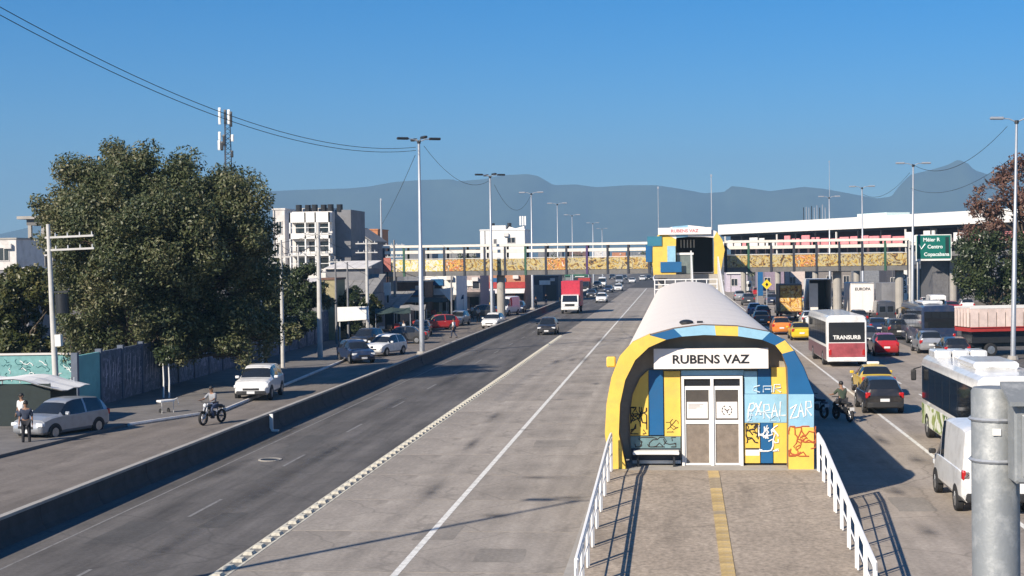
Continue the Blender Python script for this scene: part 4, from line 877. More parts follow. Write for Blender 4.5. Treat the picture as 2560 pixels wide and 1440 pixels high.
# white apartment block with balconies
AY = 150.0; a = Q(722, 520, AY); c = Q(826, 690, AY)
def zz(py, px=770): return Q(px, py, AY).z
t = thing('apartment_block', 'white apartment block with dark balconies behind the thick concrete pole', 'apartment block', (a.x, AY, 0)); w = c.x-a.x
MB().bx(0, w, 1.2, 9, 0, zz(528)).build('wall', OFFW, t)
for k, (py0, py1) in enumerate(((531, 556), (583, 597), (634, 640))): MB().bx(0, w, 0, 1.198, zz(py1), zz(py0)).build('balcony_parapet', WHITE, t)
for k, (py0, py1) in enumerate(((560, 582), (604, 628), (646, 672))):
    for (u0, u1) in ((0.4, 1.5), (1.8, 2.5), (3.0, 3.9)):
        f = MB().bx(u0, u1, 1.14, 1.198, zz(py1), zz(py0)).build('window', DARK, t); MB().bx(u0+0.07, u1-0.07, 1.12, 1.139, zz(py1)+0.1, zz(py0)-0.08).build('pane', WGLASS, f)
    MB().bx(0.0, w, 0.02, 0.06, zz(py1)+0.5, zz(py1)+0.56).build('railing', WHITE, t)
for u in (0.0, 1.62, 2.7, w-0.14): MB().bx(u, u+0.14, 0.0, 0.14, 0, zz(531)).build('column', WHITE, t)
MB().bx(w+0.003, w+1.7, 2.5, 9.5, 0, zz(524)).build('side_wing', GREYW, t)
MB().bx(0.6, w-0.3, 3, 7, zz(528), zz(518)).build('roof_room', OFFW, t)
for k in range(6): MB().cyl((0.5+k*0.85, 2.2+0.5*(k % 2), zz(528)), (0.5+k*0.85, 2.2+0.5*(k % 2), zz(528)+0.75), 0.33, n=9).build('water_tank', DARK, t)
a = Q(682, 525, 158); c = Q(714, 690, 158)
house('narrow_house', 'narrow white tower house squeezed between the big tree and the apartment block', a.x, c.x, 158, 8, a.z, OFFW, [(0.4, 0.95, a.z-2.6, a.z-1.3), (0.4, 0.95, a.z-5.2, a.z-3.8), (0.4, 0.95, 3.5, 5)], side_wins=[(1, 2, 6, 7.5)])
# dark pitched shed, brick house
a = Q(862, 640, 175); c = Q(915, 575, 175)
t = thing('dark_shed', 'dark steep roofed shed right of the white apartment block', 'shed', (a.x, 175, 0)); w = c.x-a.x
MB().prism_y([(0, 0), (w+0.6, 0), (w+0.6, Q(915, 605, 175).z), (w*0.35, c.z+0.2), (0, c.z-0.2)], 0, 9).build('wall', GREYW, t)
MB().loft([[(-0.1, -0.2, c.z-0.15), (w*0.35, -0.2, c.z+0.28), (w*0.35, -0.2, c.z+0.42), (-0.1, -0.2, c.z)], [(-0.1, 9.2, c.z-0.15), (w*0.35, 9.2, c.z+0.28), (w*0.35, 9.2, c.z+0.42), (-0.1, 9.2, c.z)]]).build('roof', FIBRO, t)
MB().loft([[(w*0.35+.01, -0.2, c.z+0.26), (w+0.8, -0.2, Q(915, 605, 175).z-0.05), (w+0.8, -0.2, Q(915, 605, 175).z+0.1), (w*0.35+.01, -0.2, c.z+0.40)], [(w*0.35+.01, 9.2, c.z+0.26), (w+0.8, 9.2, Q(915, 605, 175).z-0.05), (w+0.8, 9.2, Q(915, 605, 175).z+0.1), (w*0.35+.01, 9.2, c.z+0.40)]]).build('roof', FIBRO, t)
a = Q(893, 576, 215); c = Q(945, 640, 215)
house('brick_house', 'unplastered orange brick house beside the slender mast', a.x, c.x, 215, 8, a.z, ORANGE, [(0.5, 1.2, a.z-1.6, a.z-0.6), (1.7, 2.4, a.z-1.6, a.z-0.6), (0.5, 1.2, a.z-3.6, a.z-2.5), (1.7, 2.4, a.z-3.6, a.z-2.5)])
# rooftop house seen above the footbridge
a = Q(1200, 572, 235); c = Q(1312, 612, 235)
t = house('white_house', 'small white rooftop house seen over the footbridge beside the second lamp post', a.x, c.x, 235, 9, a.z-0.3, WHITE, [(2.2, 2.6, a.z-2.4, a.z-1.7), (4.4, 5.6, a.z-2.3, a.z-1.5)])
MB().bx(1.6, 4.0, 1, 5, a.z-0.12, a.z+0.5).build('upper_room', WHITE, t)
MB().prism_y([(4.3, a.z-0.1), (7.0, a.z-0.1), (7.0, a.z+0.35), (5.6, a.z-0.02), (4.6, a.z+0.3)], 1, 4).build('roof_gable', WHITE, t)
for u in (1.8, 4.5): MB().cyl((u, 2, a.z), (u, 2, a.z+0.9), 0.35, n=8).build('water_tank', DARK, t)
q = Q(1307, 545, 240)
t = thing('antenna_pole', 'short antenna pole with white panels beside the white rooftop house', 'antenna', (q.x, 240, 0)); MB().cyl((0, 0, 0), (0, 0, q.z), 0.12, n=6).build('pole', STEEL, t)
for dx in (-0.4, 0.0, 0.4): MB().bx(dx-0.13, dx+0.13, -0.3, -0.1, q.z-1.2, q.z+0.3).build('panel', WHITE, t)
# far left
a = Q(48, 541, 170); c = Q(112, 640, 170)
t = thing('concrete_tower', 'unfinished concrete tower with a flat overhanging slab, far left', 'tower', (a.x, 170, 0)); w = c.x-a.x
MB().bx(-0.1, w+1.5, -0.5, 4, a.z-0.35, a.z).build('roof_slab', CONC, t); MB().bx(0.9, w+1, 0, 3.5, a.z-1.1, a.z-0.36).build('beam', DCONC, t)
for u in (1.25, 2.9, w+0.8): MB().bx(u-0.2, u+0.2, 0, 0.4, 0, a.z-1.1).build('column', CONC, t)
MB().bx(1.5, w+0.6, 0.6, 3, 0, a.z-3).build('infill_wall', GREYW, t)
for k in range(3): MB().bx(1.3, w+0.8, -0.1, 0.1, a.z-3.2-k*0.8, a.z-3.0-k*0.8).build('cross_beam', OFFW, t)
a = Q(-60, 600, 150); c = Q(42, 690, 150)
house('low_house', 'low white house with a flat roof at the left edge', a.x, c.x, 150, 7, a.z, OFFW, [(2.6, 3.6, a.z-2.2, a.z-0.9), (0.8, 1.8, a.z-2.2, a.z-0.9)], roof=CONC)
a = Q(-80, 676, 120); c = Q(70, 700, 120)
house('grey_house', 'grey house behind the left edge trees', a.x, c.x, 120, 6, a.z, GREYW, [(2.0, 3.0, 3.4, 4.8)], roof=OFFW)
# corrugated low roofs between the tree and the bridge
def shed(label, px0, px1, py0, py1, Y, D, m, roofm, name='low_shed'):
    a = Q(px0, py0, Y); c = Q(px1, py1, Y); w = c.x-a.x
    t = thing(name, label, 'shed', (a.x, Y, 0), group='low sheds behind the left pavement')
    MB().bx(0, w, 0, D, 0, c.z).build('wall', m, t)
    n_ = max(3, int(w/0.8))
    for k in range(n_):
        u0, u1 = -0.15+(w+0.3)*k/n_, -0.15+(w+0.3)*(k+1)/n_-0.04
        MB().loft([[(u0, -0.35, c.z+0.02), (u1, -0.35, c.z+0.02), (u1, -0.35, c.z+0.1), (u0, -0.35, c.z+0.1)], [(u0, D+0.2, a.z), (u1, D+0.2, a.z), (u1, D+0.2, a.z+0.08), (u0, D+0.2, a.z+0.08)]]).build('roof_sheet', roofm, t)
    MB().bx(w*0.3, w*0.3+1.0, -0.04, -0.004, 0.02, 2.1).build('door', DARK, t)
    return t
shed('low shed with a pale sloping sheet roof below the dark shed', 815, 915, 655, 672, 140, 7, GREYW, OFFW)
shed('shed with a dark grey sheet roof above the white hoarding', 845, 930, 690, 735, 136, 6, GREYW, FIBRO)
shed('shed with a light roof behind the thin poles', 660, 800, 700, 712, 132, 6, GREYW, OFFW)
shed('dark open workshop left of the footbridge end', 930, 1000, 735, 770, 145, 8, DARK, FIBRO)
a = Q(802, 700, 128); c = Q(838, 760, 128); house('yellow_wall_house', 'small house with a dull yellow end wall above the graffiti wall', a.x, c.x, 128, 4, a.z, mat('dull_yellow', (0.33, 0.29, 0.17), 0.9, var=0.2), parapet=True, roof=RUST)
# hoarding
a = Q(842, 768, 126); c = Q(922, 802, 126); t = thing('hoarding', 'blank white hoarding on a post over the graffiti wall', 'hoarding', (a.x, 126, 0)); w = c.x-a.x
MB().loft([[(0, 0, c.z-0.05), (0, 0.1, c.z-0.05), (0, 0.1, a.z), (0, 0, a.z)], [(w, 0, c.z+0.12), (w, 0.1, c.z+0.12), (w, 0.1, a.z+0.05), (w, 0, a.z+0.05)]]).build('board', WHITE, t)
for u in (0.2, w-0.2): MB().bx(u-0.05, u+0.05, 0.1, 0.2, 0, a.z).build('post', POLEM, t)
# shop row beneath and beyond the left half of the bridge
def shop(label, px0, px1, py_top, Y, m, D=9, awn=None, fascia=None, doors=2, wins=0, text=None, name='shop'):
    a = Q(px0, py_top, Y); c = Q(px1, py_top, Y); w = c.x-a.x; t = thing(name, label, 'shop', (a.x, Y, 0), group='shops beyond the left half of the footbridge')
    MB().bx(0, w, 0, D, 0, a.z).build('wall', m, t); MB().bx(-0.1, w+0.1, -0.1, D+0.1, a.z, a.z+0.15).build('parapet', CONC, t)
    for k in range(doors):
        u0 = w*(k+0.12)/doors; u1 = w*(k+0.88)/doors; MB().bx(u0, u1, -0.05, -0.004, 0.02, 2.6).build('shutter', DARK if k % 2 else GREYW, t)
    for k in range(wins):
        u0 = w*(k+0.3)/wins; f = MB().bx(u0, u0+1.0, -0.06, -0.004, a.z-1.9, a.z-0.9).build('window', OFFW, t); MB().bx(u0+0.08, u0+0.92, -0.08, -0.061, a.z-1.82, a.z-0.98).build('pane', WGLASS, f)
    rr = random.Random(int(px0)); u = w*rr.uniform(0.15, 0.5); sw_ = min(w*0.4, 2.2)
    MB().bx(u, u+sw_, -0.16, -0.06, a.z-1.5, a.z-0.75).build('sign_board', rr.choice([WHITE, SIGNY, BLUE, RED]), t)
    u = w*0.8; MB().rbx(u-0.4, u+0.4, -0.4, -0.03, a.z-0.9, a.z-0.4, 0.03).build('air_conditioner', OFFW, t)
    if fascia: MB().bx(-0.05, w+0.05, -0.25, -0.006, 2.95, 3.8).build('fascia', fascia, t)
    if awn:
        MB().loft([[(0, -0.01, 2.9), (w, -0.01, 2.9), (w, -0.01, 2.82), (0, -0.01, 2.82)], [(-0.1, -2.2, 2.35), (w+0.1, -2.2, 2.35), (w+0.1, -2.2, 2.27), (-0.1, -2.2, 2.27)]]).build('awning', awn, t)
    return t
shop('brown roofed shop at the left end of the footbridge', 992, 1062, 706, 166, RUST, awn=FIBRO, doors=2)
shop('white walled shop with a dark window under the footbridge', 1062, 1140, 682, 172, WHITE, awn=DARK, doors=2, wins=1)
shop('shop with a pale pink front under the footbridge', 1141, 1200, 686, 186, mat('pale_pink', (0.40, 0.33, 0.31), 0.8, var=0.15), awn=DARK, doors=2, wins=2)
shop('orange fronted shop with a red fascia under the footbridge', 1201, 1312, 682, 205, mat('orange_front', (0.42, 0.20, 0.12), 0.8, var=0.2), fascia=RED, awn=WHITE, doors=4)
shop('dark blue warehouse front beside the expressway, left of the red truck', 1326, 1395, 690, 246, mat('navy_front', (0.035, 0.045, 0.075), 0.7, var=0.2), doors=2)
shop('grey shop front with a green shutter beyond the red truck', 1412, 1470, 676, 330, mat('grey_green_front', (0.10, 0.17, 0.14), 0.8, var=0.2), doors=3, fascia=mat('shop_green', (0.02, 0.12, 0.07), 0.6))
def canopy(label, px_, py_, w, m_, rz):
    q = P(px_, py_); t = thing('market_canopy', label, 'canopy', (q.x, q.y+1.5, 0), rz, group='canopies before the left shops'); hgt = 2.3
    b = MB(); N_ = 6
    vs = [(-w/2+w*i/N_, -1.5+1.5*j, hgt+(0.45 if j == 1 else 0)-0.06*math.sin(i*1.7)) for i in range(N_+1) for j in range(3)]
    b.add(vs+[(x, y, z-0.03) for x, y, z in vs], [f for i in range(N_) for j in range(2) for f in ((i*3+j, (i+1)*3+j, (i+1)*3+j+1, i*3+j+1), (len(vs)+i*3+j, len(vs)+i*3+j+1, len(vs)+(i+1)*3+j+1, len(vs)+(i+1)*3+j))])
    b.build('roof_sheet', m_, t)
    for x in (-w/2+.05, w/2-.05):
        for y in (-1.45, 1.45): MB().cyl((x, y, 0), (x, y, hgt-0.05), 0.035, n=6).build('pole', STEEL, t)
    MB().bx(-w/2+.2, w/2-.2, -0.4, 0.5, 0.75, 0.85).build('counter', BROWN, t); MB().bx(-w/2+.25, w/2-.25, -0.35, -0.31, 0.0, 0.748).build('counter_front', DARK, t)
    for k in range(int(w/0.7)): MB().rbx(-w/2+.35+k*.68, -w/2+.85+k*.68, -0.3, 0.3, 0.852, 1.1+0.12*(k % 3), 0.04).build('goods', [OFFW, RED, TEAL, BROWN, YELLOW][(k*3+int(px_)) % 5], t)
TARP = mat('tarp_dark_green', (0.03, 0.05, 0.045), 0.8, var=0.2); TARPB = mat('tarp_dark_blue', (0.03, 0.04, 0.08), 0.8, var=0.2)
for px_, py_, w, m_, rz, lab in ((975, 848, 3.2, TARP, .2, 'dark green canopy nearest the graffiti wall end'), (1020, 836, 3.0, FIBRO, .1, 'grey canopy just left of the tallest lamp post'), (1075, 806, 3.6, TARP, .1, 'dark green canopy behind the red car'), (1120, 796, 3.4, TARPB, .15, 'dark blue canopy right of the red car'), (1165, 785, 3.4, FIBRO, .1, 'grey canopy before the pale pink shop'), (1205, 778, 3.2, TARPB, .1, 'dark blue canopy left of the second lamp post'), (1300, 765, 3.6, TARP, .1, 'dark green canopy before the red fascia shop')): canopy(lab, px_, py_, w, m_, rz)
# triangular white tarpaulin
a = Q(1105, 722, 168); t = tag(MB().add([(a.x, 166, a.z), (a.x+1.6, 166, a.z+0.2), (a.x+1.55, 165.3, a.z-1.6), (a.x+0.02, 166.03, a.z), (a.x+1.62, 166.03, a.z+0.2), (a.x+1.57, 165.33, a.z-1.6)], [(0, 1, 2), (5, 4, 3), (0, 3, 4, 1), (1, 4, 5, 2), (2, 5, 3, 0)]).build('tarpaulin', WHITE), 'white triangular tarpaulin hung before the white walled shop', 'tarpaulin')
# upright shop signs left
for px_, py0, py1, Y, m_, lab in ((968, 706, 738, 150, WHITE, 'upright white sign board on a post left of the footbridge end'), (968, 645, 680, 150, mat('sign_brick', (0.40, 0.13, 0.10), 0.6, var=0.3, scale=3), 'upright red and white sign hanging at the footbridge end')):
    a = Q(px_-9, py0, Y-3); c = Q(px_+9, py1, Y-3); t = thing('upright_sign', lab, 'sign', (a.x, Y-3, 0)); MB().bx(0, c.x-a.x, 0, 0.12, c.z, a.z).build('board', m_, t); MB().bx(0.3, 0.42, 0.125, 0.2, 0, a.z).build('post', DARK, t)
# right side: buildings beyond the bridge
def rb(label, px0, px1, py_top, Y, m, D=10, wins=None, fascia=None, name='roadside_building'):
    a = Q(px0, py_top, Y); c = Q(px1, py_top, Y); w = c.x-a.x; n_ = max(1, int(w/2.6)); ws = []
    for k in range(n_):
        for lv in range(wins or 0): ws.append((w*(k+0.25)/n_, w*(k+0.25)/n_+1.1, 1.2+lv*3.0, 2.5+lv*3.0))
    t = house(name, label, a.x, c.x, Y, D, a.z, m, ws, group='roadside buildings right of the hall')
    if fascia: MB().bx(0, w, -0.3, -0.08, a.z-1.3, a.z-0.3).build('fascia', fascia, t)
rb('pale lilac building right behind the yellow hall', 1815, 1868, 668, 290, mat('lilac_wall', (0.50, 0.45, 0.52), 0.8, var=0.2), wins=1, fascia=WHITE)
rb('mauve building with white fascia under the footbridge', 1895, 1960, 662, 300, mat('mauve_wall', (0.28, 0.22, 0.28), 0.8, var=0.25), wins=1)
rb('pinkish white building right of the mauve one', 1962, 2012, 660, 305, mat('pinkish_wall', (0.62, 0.52, 0.47), 0.8, var=0.2), wins=1)
rb('grey brown warehouse behind the white box trucks', 2014, 2140, 662, 310, mat('greybrown_wall', (0.22, 0.20, 0.19), 0.9, var=0.2), wins=1, fascia=GREYW)
rb('lead grey striped warehouse front behind the white box trucks', 2142, 2215, 662, 300, mat('lead_wall', (0.20, 0.21, 0.23), 0.8, var=0.3), wins=0)
rb('dark building beside the green sign posts', 2216, 2300, 664, 280, mat('dark_wall', (0.06, 0.06, 0.075), 0.8, var=0.3), wins=1)
rb('grey building partly behind the green tree', 2300, 2420, 676, 230, mat('dusky_wall', (0.13, 0.13, 0.14), 0.9, var=0.3), wins=1)
rb('long dusky building with a white top band behind the green sign', 2330, 2480, 566, 215, MATS['dusky_wall'], wins=0, fascia=WHITE)
# low far row along the horizon
r = random.Random(9)
for k, (px_, w_, py_, Y, m_) in enumerate(((1480, 40, 628, 700, OFFW), (1530, 34, 632, 760, ORANGE), (1570, 50, 630, 820, GREYW), (1345, 60, 622, 600, GREYW), (1420, 46, 626, 640, RUST), (1110, 80, 625, 480, FIBRO), (1010, 70, 627, 460, GREYW))):
    a = Q(px_, py_, Y); c = Q(px_+w_, py_, Y)
    house('distant_house', ['pale distant house', 'orange distant house', 'grey distant house', 'wide dark distant house', 'rust coloured distant house', 'wide grey roofed distant house', 'dull distant house'][k]+[' seen through the middle of the footbridge', ' seen through the footbridge, near its right end', ' seen through the footbridge, next to the yellow hall', ' seen through the footbridge beside the third lamp post', ' seen through the footbridge below the faint lamp post', ' seen through the footbridge beyond the shops', ' seen through the left end of the footbridge'][k], a.x, c.x, Y, 12, a.z, m_, [(2, 4, 2, 4), (6, 8, 2, 4)], group='distant houses')
for k, (px_, Y, hgt) in enumerate(((1400, 520, 8), (1455, 560, 9), (1610, 600, 9), (1300, 480, 8), (1160, 430, 8), (1880, 420, 8), (30, 300, 9))):
    bush(['round far tree above the middle of the footbridge', 'far tree behind the faint lamp post', 'far tree left of the yellow hall', 'far tree beside the white rooftop house', 'far tree over the shops', 'far tree behind the mauve building', 'far dark tree line at the left edge'][k], px_, 640, Y, 10, hgt, 900, LEAF_DARK, 60+k, ls=0.5, group='far trees')

# graffiti wall along the left pavement
wa = P(190, 1035); wb_ = P(872, 838); L_ = (wb_-wa).length; ang = math.atan2(wb_.y-wa.y, wb_.x-wa.x)
gw = thing('graffiti_wall', 'long dark graffiti covered wall behind the left pavement', 'wall', (wa.x, wa.y, 0), ang)
WALLM = mural_mat('wall_tags', [(0.04, 0.06, 0.10), (0.07, 0.10, 0.15), (0.06, 0.085, 0.13), (0.15, 0.17, 0.24), (0.07, 0.10, 0.15), (0.22, 0.23, 0.32)], 1.2)
TEALW = mat('teal_wall', (0.16, 0.42, 0.42), 0.8, var=0.2, scale=2, dirt=(0.08, 0.16, 0.18), dirt_amt=0.6)
n_ = 22; pan = MB().bx(0.015, L_/n_-0.015, -0.09, 0.09, 0, 2.75).mesh('wall_panel', WALLM)
pil = MB().bx(-0.13, 0.13, -0.15, 0.15, 0, 2.9).mesh('pilaster', mat('wall_pilaster', (0.11, 0.13, 0.17), 0.85, var=0.2))
for k in range(n_):
    link('wall_panel', pan, gw, m=(TEALW if k == 0 else None), loc=(k*L_/n_, 0, 0)); link('pilaster', pil, gw, loc=(k*L_/n_, 0, 0))
for k in range(1, 21):
    r = random.Random(k); b = MB(); u = k*L_/n_+0.25
    for j in range(max(2, int(L_/n_/0.5))):
        x = u+j*0.45+r.uniform(-.1, .1); b.tube([(x, -0.095, 0.7+r.uniform(0, .4)), (x+r.uniform(-.1, .2), -0.095, 1.7), (x+r.uniform(0, .25), -0.095, 2.1+r.uniform(0, .4))], 0.03, 4)
        if j % 2: b.tube([(x, -0.095, 1.4), (x+0.3, -0.095, 1.6)], 0.028, 4)
    for i, v in enumerate(b.v): b.v[i] = (v[0], -0.095+(v[1]+0.095)*0.15, v[2])
    b.build('graffiti', mat('spray_lilac', (0.50, 0.50, 0.62), 0.8), gw)
# teal fence piece, pavement and kerb
a = P(150, 1000); t = thing('teal_wall', 'short sunlit pale teal wall by the foot of the concrete pole', 'wall', (a.x-6.3, a.y+4.0, 0), 0.1); MB().bx(0, 5.4, 0, 0.2, 0, 2.1).build('wall', mat('pale_teal', (0.17, 0.36, 0.36), 0.8, var=0.2), t); MB().bx(-0.05, 5.45, -0.06, 0.26, 2.1, 2.2).build('coping', OFFW, t)
strokes('graffiti', scribble(26, 5.0, 1.8, 8), 0.022, mat('spray_dark_teal', (0.05, 0.17, 0.18), 0.8), t, (0.2, -0.012, 0.15), (1, 1))
strokes('graffiti', scribble(18, 5.0, 1.8, 9), 0.025, WSPRAY, t, (0.2, -0.016, 0.15), (1, 1))
pa = P(300, 1066); pb = P(545, 1030); pc_ = P(930, 868)
b = MB()
sheet_pts = [(pa.x-1.0, pa.y-14), (pa.x+0.3, pa.y), (pb.x+0.15, pb.y), (pc_.x+0.4, pc_.y), (-24.8, 330), (-27.4, 330), (pc_.x-6, pc_.y), (pa.x-5, pa.y), (pa.x-8, pa.y-14)]
structure(MB().prism_z(sheet_pts, 0.004, 0.12).build('pavement', mat('pavement_concrete', (0.15, 0.14, 0.132), 0.9, var=0.25, scale=1.2, bump=0.2)))
kb = MB()
for (p0, p1) in ((Vector((pa.x+0.3, pa.y, 0)), Vector((pb.x+0.15, pb.y, 0))), (Vector((pb.x+0.15, pb.y, 0)), Vector((pc_.x+0.4, pc_.y, 0)))):
    kb.tube([(p0.x+0.09, p0.y, 0.07), (p1.x+0.09, p1.y, 0.07)], 0.085, 6)
structure(kb.build('pavement_kerb', OFFW))
# market stall at the left edge
a = P(-20, 1073); t = thing('market_stall', 'dark sided stall with a sagging white sheet roof at the left edge', 'stall', (a.x-0.9, a.y, 0), 0.05)
sd = mat('stall_tarp_shaded', (0.02, 0.03, 0.03), 0.85, var=0.2)  # shade on the stall's sides is put into this sheet colour
MB().bx(0, 3.5, 0.0, 0.06, 0.1, 1.95).build('side_sheet', sd, t); MB().bx(3.44, 3.5, 0.062, 3.2, 0.1, 1.7).build('side_sheet', sd, t)
ro = MB(); N_ = 8; M_ = 5
vs = [(4.3*i/N_-0.2, -0.25+3.6*j/M_, 2.12-0.07*math.sin(i*1.3)-0.05*(j % 2)-(0.5*max(0, (i-5)/3)**1.3)) for i in range(N_+1) for j in range(M_+1)]
ro.add(vs+[(x, y, z-0.03) for x, y, z in vs], [f for i in range(N_) for j in range(M_) for f in (((i*(M_+1)+j), (i+1)*(M_+1)+j, (i+1)*(M_+1)+j+1, i*(M_+1)+j+1), (len(vs)+i*(M_+1)+j, len(vs)+i*(M_+1)+j+1, len(vs)+(i+1)*(M_+1)+j+1, len(vs)+(i+1)*(M_+1)+j))])
ro.build('roof_sheet', WHITE, t)
for x, y in ((0.05, 0.1), (3.4, 0.1), (0.05, 3.1), (3.4, 3.1)): MB().cyl((x, y+0.1, 0), (x, y+0.1, 1.98), 0.035, n=6).build('pole', STEEL, t)
# white handcart by the wall
a = P(415, 1038); t = thing('handcart', 'white metal handcart standing by the graffiti wall', 'handcart', (a.x, a.y, 0), 0.9); t.scale = (0.62, 0.62, 0.8)
for x in (-0.5, 0.5): MB().tube([(x, -0.25, 0), (x, -0.25, 0.8), (x, 0.3, 0.85)], 0.035, 6).build('leg', WHITE, t)
MB().rbx(-0.6, 0.6, -0.3, 0.35, 0.78, 0.9, 0.02).build('tray', WHITE, t); MB().tube([(0.6, 0, 0.85), (1.0, 0, 0.95), (1.1, 0, 0.6)], 0.03, 6).build('handle', WHITE, t)
for x in (-0.35, 0.35): MB().cyl((x, 0.25, 0.2), (x+0.06, 0.25, 0.2), 0.2, n=12).build('wheel', RUBBER, t)

# ================================================================== ROAD SIGNS
a = Q(2289, 587, 150); c = Q(2379, 651, 150); w = c.x-a.x; hh = a.z-c.z
t = thing('road_sign', 'large green direction sign with white writing on two posts at the right', 'road sign', (a.x, 150, 0))
MB().bx(0, w, 0, 0.08, c.z, a.z).build('border', WHITE, t); f = MB().bx(0.09, w-0.09, -0.03, -0.002, c.z+0.2, a.z-0.08).build('panel', GREENSIGN, t)
MB().bx(w*0.83, w*0.93, -0.034, -0.031, c.z+0.62, a.z-0.25).build('dark_strip', mat('sign_dark', (0.01, 0.03, 0.03), 0.5), f)
SW = mat('sign_white', (0.72, 0.78, 0.76), 0.5)
for txt, u, v, s_ in (('Méier R', 0.44, 0.80, 0.5), ('Centro', 0.54, 0.53, 0.5), ('Copacabana', 0.58, 0.24, 0.5)): text_obj('lettering', txt, s_, SW, (w*u, -0.035, c.z+hh*v), f, bold=0.012)
MB().tube([(w*0.09, -0.04, c.z+hh*0.62), (w*0.16, -0.04, c.z+hh*0.45), (w*0.27, -0.04, c.z+hh*0.64)], 0.075, 4).build('arrow', SW, f)
for u in (-0.55, 0.25): MB().cyl((u, 0.25, 0), (u, 0.25, a.z-(0.3 if u > 0 else 0.6)), 0.13, 0.11, 9).build('post', POLEM, t)
MB().bx(-0.6, 0.4, 0.1, 0.14, a.z-1.4, a.z-1.28).build('bracket', DARK, t)
a = Q(1917, 711, 185); t = thing('warning_sign', 'yellow diamond warning sign on a post beside the station roof', 'road sign', (a.x, 185, 0))
s_ = 0.62; MB().prism_y([(0, a.z-s_), (s_, a.z), (0, a.z+s_), (-s_, a.z)], 0, 0.04).build('plate', SIGNY, t); MB().prism_y([(0, a.z-s_*.45), (s_*.3, a.z), (0, a.z+s_*.4), (-s_*.3, a.z)], -0.02, -0.002).build('symbol', BLACK, t); MB().cyl((0, 0.1, 0), (0, 0.1, a.z+0.5), 0.06, n=7).build('post', STEEL, t)
for px_, py0, Y, lab, m_ in ((1893, 672, 200, 'blue and white post under the footbridge left of the yellow diamond sign', BLUE), (2250, 668, 165, 'leaning white feather banner beside the sign posts', WHITE)):
    a = Q(px_, py0, Y); t = thing('banner_post' if m_ is BLUE else 'feather_banner', lab, 'banner', (a.x, Y, 0)); MB().cyl((0, 0, 0), (0, 0, a.z), 0.07, n=6).build('pole', STEEL, t); MB().bx(0.08, 0.75, -0.02, 0.02, max(0.6, a.z-3.6), a.z-0.1).build('flag', m_, t)
    if m_ is WHITE: text_obj('lettering', 'D\nB\nG', 0.75, BLACK, (0.41, -0.03, a.z-1.8), t, bold=0.02)
a = Q(1447, 664, 300); t = thing('overhead_sign', 'small green gantry sign seen under the footbridge left of the hall', 'road sign', (a.x, 300, 0)); MB().bx(-2, 2.4, 0, 0.1, a.z-1.8, a.z).build('panel', GREENSIGN, t)
for u in (-1.6, 2.0): MB().cyl((u, 0.2, 0), (u, 0.2, a.z), 0.12, n=7).build('post', STEEL, t)

# ================================================================== VEHICLES
PROF = {   # t (0 rear .. 1 front): underside, belt, top, half width, half width of the roof
 'hatch': (4.15, [(0, .42, .80, .84, .74, .70), (.015, .30, .88, .98, .82, .70), (.05, .26, .95, 1.30, .85, .60), (.13, .24, .97, 1.50, .865, .58), (.33, .24, .96, 1.565, .87, .59), (.50, .24, .94, 1.55, .87, .59), (.585, .24, .93, 1.46, .87, .58), (.73, .24, .93, 1.00, .865, .72), (.86, .24, .88, .94, .85, .70), (.95, .26, .76, .83, .80, .62), (.985, .30, .66, .72, .74, .58), (1, .40, .58, .60, .64, .52)], (.03, .13), (.60, .73), (.10, .70), (.36, .53)),
 'suv': (4.45, [(0, .50, .90, .95, .80, .76), (.015, .36, 1.0, 1.1, .88, .76), (.045, .32, 1.06, 1.45, .91, .68), (.09, .30, 1.08, 1.66, .92, .65), (.33, .30, 1.07, 1.72, .925, .66), (.52, .30, 1.05, 1.70, .925, .66), (.60, .30, 1.04, 1.60, .92, .65), (.71, .30, 1.04, 1.12, .92, .78), (.87, .30, 1.0, 1.07, .905, .76), (.955, .32, .88, .98, .86, .72), (.985, .36, .74, .82, .80, .66), (1, .46, .64, .66, .72, .60)], (.025, .085), (.61, .71), (.09, .68), (.35, .52)),
 'sedan': (4.5, [(0, .42, .82, .86, .74, .70), (.02, .30, .92, .98, .82, .72), (.10, .25, .95, 1.03, .86, .74), (.16, .24, .96, 1.06, .87, .72), (.26, .24, .96, 1.38, .87, .58), (.36, .24, .95, 1.46, .875, .57), (.52, .24, .94, 1.45, .875, .57), (.60, .24, .93, 1.36, .87, .56), (.73, .24, .92, .98, .865, .72), (.87, .24, .86, .92, .85, .70), (.955, .27, .74, .80, .80, .62), (.985, .31, .65, .70, .74, .58), (1, .40, .58, .60, .64, .52)], (.165, .30), (.58, .73), (.22, .70), (.42, .55)),
 'van': (5.0, [(0, .45, 1.1, 2.1, .90, .82), (.02, .36, 1.15, 2.3, .95, .84), (.10, .34, 1.2, 2.36, .97, .85), (.55, .34, 1.2, 2.36, .97, .85), (.68, .34, 1.2, 2.28, .97, .83), (.76, .34, 1.18, 1.95, .96, .78), (.88, .34, 1.12, 1.22, .94, .80), (.96, .36, .95, 1.02, .88, .74), (1, .46, .70, .74, .78, .66)], None, (.72, .88), (.58, .84), (.70, .71)),
}
CARC = {}
